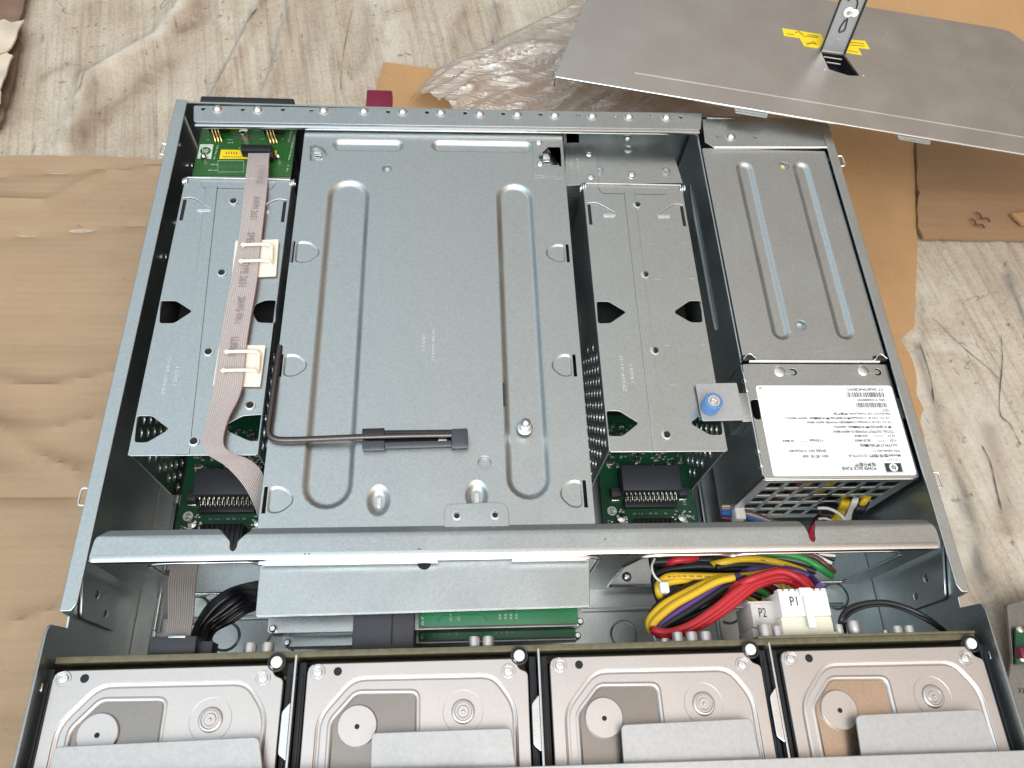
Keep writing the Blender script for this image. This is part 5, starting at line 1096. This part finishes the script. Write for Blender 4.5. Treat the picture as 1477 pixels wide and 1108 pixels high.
g = G(); q0 = P(1112, 915, .083); g.lathe([(.002, 0), (.002, .008), (.0015, .0085), (0, .0085)], (P(1134, 912, .085).x, .0075, .076), 14); g.lathe([(.002, 0), (.002, .008), (.0015, .0085), (0, .0085)], (P(1207, 908, .085).x, .0075, .076), 14); g.build('socket_post', 'cream', hn)
# loose thin black lead at the right
th = empty('black_lead', tuple(P(1290, 880, .08)), 'thin black sleeved lead arching from the backplane to the right wall', 'cable')
wires(th, [('blackgloss', .0014, .080, [(1215, 912, .074), (1213, 895), (1222, 880), (1245, 871), (1275, 869), (1305, 876), (1335, 890), (1362, 910, .07)]), ('blackgloss', .0009, .079, [(1219, 912, .074), (1218, 897), (1228, 884), (1250, 875), (1280, 873), (1310, 882), (1340, 897), (1358, 909, .07)])])
# black bundle on the left
bw = empty('black_wire_bundle', tuple(P(310, 890, .06)), 'bundle of thin black wires running from the backplane under the middle tray', 'wire bundle')
random.seed(3); sp = []
for k in range(13):
    d = k * 2.6; up = k % 2
    sp.append(('blackgloss', .0010, .055 + .0018 * (k % 5), [(278 + k * 1.2, 938, .07), (277 + k * 1.5, 922, .068), (284 + k * 1.6, 900 + (k % 3)), (300 + k * 2.2, 874 + k * .9), (322 + k * 2, 856 + k * 1.2), (345 + k * 1.2, 846 + k * 1.6, .052), (382, 838 + k * 2.6, .048)]))
for k in range(7):
    sp.append(('blackgloss', .0010, .052 + .0015 * (k % 3), [(284 + k * 2, 936, .066), (296 + k * 2.4, 910), (318 + k * 3, 888 + k * 1.4), (342 + k * 2, 872 + k * 2), (372, 862 + k * 2.5, .048)]))
wires(bw, sp)
# coloured signal wires by the power module
sg = empty('signal_wires', tuple(P(1090, 745, .03)), 'small tied bundle of blue, white and red wires in front of the power module grille', 'wire bundle')
ck = crop(1020, 560, 320 / 1477)
sp = []
for k, (c_, y) in enumerate((('brown', 775), ('whitew', 785), ('black', 790), ('whitew', 795), ('red', 802), ('bluew', 815), ('bluew', 826), ('bluew', 836), ('black', 845), ('bluew', 850), ('red', 858), ('whitew', 846))):
    sp.append((c_, .00085, .030 - .0006 * k, [(95, y), (160, y + 3 + k * .5), (220, 812 + (y - 775) * .5 + 2), (300, 830 + (y - 775) * .75), (400, 865 + (y - 775) * .6), (500, 900 + (y - 775) * .5)]))
wires(sg, sp, ck)
g = G(); q = P(*ck(212, 825), .031); g.box(q.x - .0032, q.x + .0032, q.y - .0050, q.y + .0062, .024, .0335, .001); g.build('cable_tie', 'white', sg)
yw = empty('output_wires', tuple(P(1210, 735, .04)), 'yellow, white and black wires coming out of the power module grille behind the cross brace', 'wire bundle')
sp = [('yellow', .0016, (.052, .03), [(925 + k * 14, 712 + k * 2, 'in'), (905 + k * 14, 760 + k * 2), (880 + k * 14, 810), (850 + k * 14, 860), (800 + k * 14, 920)]) for k in range(3)]
sp += [('yellow', .0016, (.055, .035), [(1100 + k * 14, 660, 'in'), (1050 + k * 12, 740), (1000 + k * 10, 800), (930 + k * 8, 880)]) for k in range(2)]
sp += [('whitew', .0009, (.052, .034), [(980 + k * 8, 690, 'in'), (975 + k * 8, 740), (950 + k * 9, 800), (930 + k * 9, 850), (880 + k * 10, 900)]) for k in range(4)]
sp += [('blackgloss', .0016, (.05, .03), [(1050 + k * 22, 690, 'in'), (1010 + k * 18, 790, .045), (960 + k * 16, 860), (900 + k * 16, 920)]) for k in range(3)]
sp += [('blackgloss', .0018, (.05, .026), [(810 + k * 16, 740 + k * 5, 'in'), (790 + k * 16, 800 + k * 5), (760 + k * 16, 840), (720 + k * 14, 890), (690 + k * 10, 960)]) for k in range(4)]
sp += [('red', .0017, (.04, .03), [(760, 880), (725, 930), (700, 980), (690, 1040)]), ('red', .0017, (.04, .03), [(740, 880), (705, 930), (685, 980), (680, 1040)])]
wires(yw, sp, ck)
g = G(); g.tube([tuple(P(*ck(a, b), .05)) for a, b in ((735, 800), (800, 800), (860, 825), (905, 862), (915, 885))], .0009, 5, 2); g.tube([tuple(P(*ck(a, b), .044)) for a, b in ((740, 870), (790, 868), (830, 885))], .0007, 5, 2); g.build('cable_tie', 'whitew', yw)
# ------------------------------------------------------------------ lid
zl_ = .0985
lid = empty('server_top_cover', tuple(P(1150, 130, zl_)), 'loose steel lid, tinted grey brown for a warm reflection, resting across the rear right corner of the case', 'lid')
Lc = [P(800, 110, zl_), P(1530, 231, zl_), P(1483, 75, zl_), P(1440, 38, zl_), P(800, -67, zl_)]
ex = (Lc[1] - Lc[0]).normalized(); ey = Vector((-ex.y, ex.x, 0))
A0 = Lc[0]; dep = (P(1240, 8, zl_) - A0).dot(ey)
def LP(u, v, w=0): return A0 + ex * u + ey * v + Vector((0, 0, w))
ang = math.atan2(ex.y, ex.x); LM = Matrix.Translation((A0.x, A0.y, 0)) @ Matrix.Rotation(ang, 4, 'Z')
q = P(1465, 50, zl_) - A0; ur = q.dot(ex); vr = q.dot(ey)
wl = .448
def toL(px, py, z=zl_): q = P(px, py, z) - A0; return (q.dot(ex), q.dot(ey))
sl = [toL(1184, 74), toL(1218, 78), toL(1240, 109), toL(1225, 109), toL(1196, 100)]
a_tl = toL(845, 0); lean = a_tl[0] / a_tl[1]
outl = [(0, 0), (wl, 0), (wl, vr - .02), (ur + .006, vr - .008), (ur - .004, dep), (dep * lean, dep)]
g = G(); g.plate(rnd(outl, [.001, .001, .01, .01, .01, .001], 4), zl_, .0011, [rnd(sl, .001, 2)], .0003, mt=LM); g.build('lid_sheet', 'zincwarm', lid)
g = G(); g.box(.001, wl - .001, .0009, .0020, zl_ - .0024, zl_ - .0012, .0003, mt=LM)
lipo = g.build('front_lip', 'zinc', lid)
g = G(); g.tube([tuple(LP(.001, .0001, -.0006)), tuple(LP(wl / 2, .0003, -.0007)), tuple(LP(wl, .0003, -.0007))], .0005, 1, 3); g.build('fold_highlight', 'zincbright', lipo)  # brighter strip standing in for the highlight along the lid's front fold
g = G(); g.box(-.0001, .0011, .0002, .009, zl_ - .0090, zl_ - .0012, .0003, mt=LM); g.build('corner_fold', 'zincbright', lid)
ul = toL(977, 110); 
g = G(); g.tube([tuple(LP(ul[0] - .03, .0165, .0)), tuple(LP(wl / 2, .0165, .0)), tuple(LP(wl - .002, .0165, 0))], .00035, 1, 2); g.build('pressed_crease', 'zincwarm', lid)
for px in (1085, 1320):
    u = toL(px, 110 + (px - 800) * .1658)[0]
    g = G(); g.plate(rnd([(u - .012, .0005), (u + .012, .0005), (u + .011, -.0038), (u - .011, -.0038)], .0006, 2), zl_ - .0015, .001, (), .0003, mt=LM); g.build('hook_tab', 'zinc', lid)
# latch handle standing up from its slot
hb = P(1184, 72, zl_); hb2 = P(1218, 77, zl_)
# handle rises roughly vertical
def bar(a, b, c, d, th, mat, name, par):
    n = (b - a).cross(d - a).normalized() * th; g = G(); vs = [a, b, c, d, a - n, b - n, c - n, d - n]
    g.add(vs, [[0, 1, 2, 3], [7, 6, 5, 4], [0, 4, 5, 1], [1, 5, 6, 2], [2, 6, 7, 3], [3, 7, 4, 0]]); return g.build(name, mat, par)
up = Vector((.0015, -.012, .052))
up = Vector((.0015, .012, .042))
M['latchgrey'] = metal('dark_grey_painted_latch', (.42, .42, .43), .38, .6, var=.06)
han = bar(hb, hb2, hb2 + up, hb + up, .003, 'latchgrey', 'latch_handle', lid)
def HP(s, t, off=.0003):
    n = (hb2 - hb).cross(up).normalized(); n = n if n.dot(CC - hb) > 0 else -n
    return hb + (hb2 - hb) * s + up * t + n * off
g = G()
for s in (0.0, 1.0): g.tube([tuple(HP(s, .0, .0008)), tuple(HP(s, .5, .0008)), tuple(HP(s, 1, .0008))], .0007, 2, 2)
g.build('handle_rim', 'black', han)
g = G()
for k, (s, t) in enumerate(((.72, .50),)): pass
def disc(s, t, r, off, mat, name, sx=1.0):
    n = (hb2 - hb).cross(up).normalized(); n = n if n.dot(CC - hb) > 0 else -n
    e1 = (hb2 - hb).normalized(); e2 = n.cross(e1); c = HP(s, t, off); mt = Matrix((e1, e2, n)).transposed().to_4x4(); mt.translation = c
    g = G(); g.lathe([(r, -.0004), (r, .0003), (r * .85, .0006), (0, .0006)], (0, 0, 0), 24, mt); return g.build(name, mat, han)
tP = lambda px, py: None
disc(.50, .64, .0035, .0008, 'white', 'lock_knob'); disc(.74, .64, .0027, .0008, 'white', 'lock_knob_side'); disc(.50, .64, .0013, .0016, 'latchgrey', 'lock_socket'); disc(.52, .20, .0006, .0006, 'zincbright', 'handle_pin')
g = G(); g.tube([tuple(HP(.55, .56)), tuple(HP(.6, .46)), tuple(HP(.62, .36)), tuple(HP(.45, .32)), tuple(HP(.42, .40)), tuple(HP(.5, .52))], .0005, 5, 2); g.tube([tuple(HP(.3, .80)), tuple(HP(.5, .88)), tuple(HP(.7, .80)), tuple(HP(.75, .7))], .0005, 5, 2); g.build('lock_slot', 'black', han)
# latch well
g = G(); zz = zl_ - .012
wl_ = [LM @ Vector((a, b, zl_ - .0012)) for a, b in sl]; wb = [LM @ Vector((a * 1.0, b, zz)) for a, b in sl]; n = len(sl)
g.add(wl_ + wb, [[i, (i + 1) % n, n + (i + 1) % n, n + i] for i in range(n)] + [[n + i for i in range(n)]]); wellb = g.build('latch_well', 'black', lid)
g = G(); 
for (a, b), (c, d) in (((1188, 82), (1214, 86)), ((1192, 90), (1212, 93))): u = P(a, b, zl_ - .002); v = P(c, d, zl_ - .002); g.tube([tuple(u), tuple(u.lerp(v, .5)), tuple(v)], .0005, 1, 2)
g.build('well_bars', 'zincbright', wellb)
g = G(); 
for a, b in ((1190, 100), (1246, 109)): q = P(a, b, zl_); g.lathe([(.0010, 0), (0, .0005)], (q.x, q.y, zl_), 10)
g.build('pivot_pins', 'screw', lid)
M['dullgrey'] = metal('dull_grey_steel', (.25, .25, .24), .45)
M['pivotgreen'] = plain('green_dot_plastic', (.05, .25, .12), .4)
g = G()
for a, b in ((1219, 98), (1224, 107)): q = P(a, b, zl_ - .009); g.lathe([(.0011, 0), (.0008, .0008), (0, .0009)], (q.x, q.y, zl_ - .0105), 12)
g.build('well_dot', 'pivotgreen', wellb)
cs = crop(1120, 0, 200 / 1477)
for poly, lb_ in (([(60, 300), (475, 365), (520, 470), (440, 515), (295, 490), (245, 405), (80, 380)], 'left_part'), ([(770, 420), (945, 435), (995, 522), (870, 512), (910, 588), (735, 560)], 'right_part')):
    g = G(); g.plate(pts2(zl_ + .0003, [cs(*a) for a in poly]), zl_ + .0003, .0002, (), .00004); s_ = g.build('warning_sticker', 'yellowlab', lid)
    g = G()
    z_ = zl_ + .0005
    if lb_ == 'left_part':
        for tri in (((200, 350), (235, 335), (285, 375)), ((320, 480), (390, 445), (430, 475))):
            t = [P(*cs(*a), z_) for a in tri]; g.tube([tuple(v) for v in t], .0003, 1, 1)
        for a, b, c_, d_ in ((110, 360, 190, 372), (290, 385, 440, 400), (330, 370, 450, 388), (310, 455, 420, 470)):
            u, v = P(*cs(a, b), z_), P(*cs(c_, d_), z_); g.tube([tuple(u), tuple(u.lerp(v, .5)), tuple(v)], .00022, 1, 1)
    else:
        for a, b, c_, d_ in ((790, 450, 930, 465), (790, 480, 940, 492), (760, 540, 870, 558)):
            u, v = P(*cs(a, b), z_), P(*cs(c_, d_), z_); g.tube([tuple(u), tuple(u.lerp(v, .5)), tuple(v)], .00022, 1, 1)
    g.build('sticker_print', plain('brown_sticker_ink', (.25, .15, .02), .6), s_)
# ------------------------------------------------------------------ clear film heap behind the case
poly = pts2(0, [(592, 152), (625, 118), (680, 92), (740, 58), (790, 34), (822, 18), (850, -20), (930, -20), (1010, 60), (1080, 150)]) + [(.16, .362), (.0, .362)]
def hfilm(x, y):
    e = min(ridge_d(x, y), .05) / .05; e = e ** .55
    u = x * .86 + y * .51; w = -x * .51 + y * .86; w += .010 * noise.noise(Vector((u * 14, w * 14, 6)))
    h = .050 * e * (.6 + .3 * noise.noise(Vector((x * 8, y * 8, 1)))) + e * .007 * (1 - abs(noise.noise(Vector((u * 14, w * 55, 4)))) * 2.4)
    h += e * .0035 * (1 - 2.2 * abs(noise.noise(Vector((u * 30, w * 150, 7)))))
    return max(.0005, min(h, .060))
def ridge_d(x, y):
    best = 9; k = len(poly)
    for i in range(k - 2):
        a, b = poly[i], poly[(i + 1) % k]; dx, dy = b[0] - a[0], b[1] - a[1]; t = max(0, min(1, ((x - a[0]) * dx + (y - a[1]) * dy) / (dx * dx + dy * dy + 1e-12)))
        best = min(best, math.hypot(x - a[0] - t * dx, y - a[1] - t * dy))
    return best
o = cardboard('plastic_film', poly, .0045, .0002, 'film', 'crumpled clear plastic film between the rear of the case and the lid', .002, hfilm, 30, .0022); o['category'] = 'film'
# ------------------------------------------------------------------ metal part at the right edge
mp_ = empty('metal_bracket', tuple(P(1470, 960, .01)), 'grey metal part with a bit of green board at the right photo edge', 'metal part')
g = G(); g.plate(rnd(pts2(.012, [(1452, 872), (1540, 846), (1560, 1150), (1460, 1120), (1449, 1010), (1460, 950)]), .002, 2), .012, .0025, (), .0006); g.box(P(1500, 1000, .012).x, P(1500, 1000, .012).x + .02, P(1500, 1000, .012).y - .01, P(1500, 1000, .012).y + .01, -.003, .0095, .0006); g.build('plate', 'dullgrey', mp_)
g = G(); g.plate(pts2(.015, [(1465, 905), (1540, 900), (1540, 955), (1466, 958)]), .015, .0016, (), .0002); gb = g.build('green_board', 'pcbdark', mp_)
g = G()
for a, b in ((1472, 908), (1475, 950)): q = P(a, b, .016); g.lathe([(.0022, 0), (.0018, .0016), (0, .002)], (q.x, q.y, .0145), 14)
g.build('solder_joint', 'screw', gb)
g = G(); q = P(1474, 942, .018); g.box(q.x - .002, q.x + .01, q.y - .003, q.y + .003, .015, .02, .0006); g.build('connector', 'maroon', gb)
g = G(); q = P(1474, 996, .0121); g.text('XX', (q.x, q.y), 0, width=.005, height=.003, z=.0122); g.build('stamped_text', 'ink', mp_)
# ------------------------------------------------------------------ light
W = bpy.data.worlds.new('World'); sc.world = W; W.use_nodes = True; nt = W.node_tree; L = nt.links.new
bg = nt.nodes['Background']; tc = N(nt, 'ShaderNodeTexCoord'); s = N(nt, 'ShaderNodeSeparateXYZ'); L(tc.outputs['Generated'], s.inputs[0])
def MR(src, a, b, c, d):
    n = N(nt, 'ShaderNodeMapRange', interpolation_type='SMOOTHSTEP'); n.inputs['From Min'].default_value = a; n.inputs['From Max'].default_value = b; n.inputs['To Min'].default_value = c; n.inputs['To Max'].default_value = d; L(src, n.inputs[0]); return n.outputs[0]
zf_ = MR(s.outputs[2], .2, 1.0, .21, 1.0); yf_ = MR(s.outputs[1], -.7, .15, 3.6, 1.0); xf_ = MR(s.outputs[0], -.6, .6, 1.35, .86)
m0 = N(nt, 'ShaderNodeMath', operation='MULTIPLY'); L(zf_, m0.inputs[0]); L(yf_, m0.inputs[1]); mm = N(nt, 'ShaderNodeMath', operation='MULTIPLY'); L(m0.outputs[0], mm.inputs[0]); L(xf_, mm.inputs[1])
cx = N(nt, 'ShaderNodeMix', data_type='RGBA'); L(MR(s.outputs[0], -.4, .6, 0, 1), cx.inputs[0]); cx.inputs[6].default_value = (.86, .98, 1.05, 1); cx.inputs[7].default_value = (1.10, .94, .80, 1)
L(cx.outputs[2], bg.inputs['Color']); L(mm.outputs[0], bg.inputs['Strength'])
def area(name, loc, tgt, size, sy, power, colr):
    l = bpy.data.lights.new(name, 'AREA'); l.shape = 'RECTANGLE'; l.size = size; l.size_y = sy; l.energy = power; l.color = colr
    o = bpy.data.objects.new(name, l); col.objects.link(o); o.location = loc; o.rotation_euler = (Vector(tgt) - Vector(loc)).to_track_quat('-Z', 'Y').to_euler(); return o
area('window_light', (.05, -.75, 1.7), (0, .15, 0), 1.3, .8, 14, (1, .97, .93))
sc.view_settings.view_transform = 'Standard'; sc.view_settings.look = 'None'; sc.view_settings.exposure = -.16; sc.view_settings.gamma = 1
sc.render.engine = 'CYCLES'; sc.cycles.max_bounces = 8; sc.cycles.transparent_max_bounces = 12
sc.render.resolution_x = 1024; sc.render.resolution_y = 768
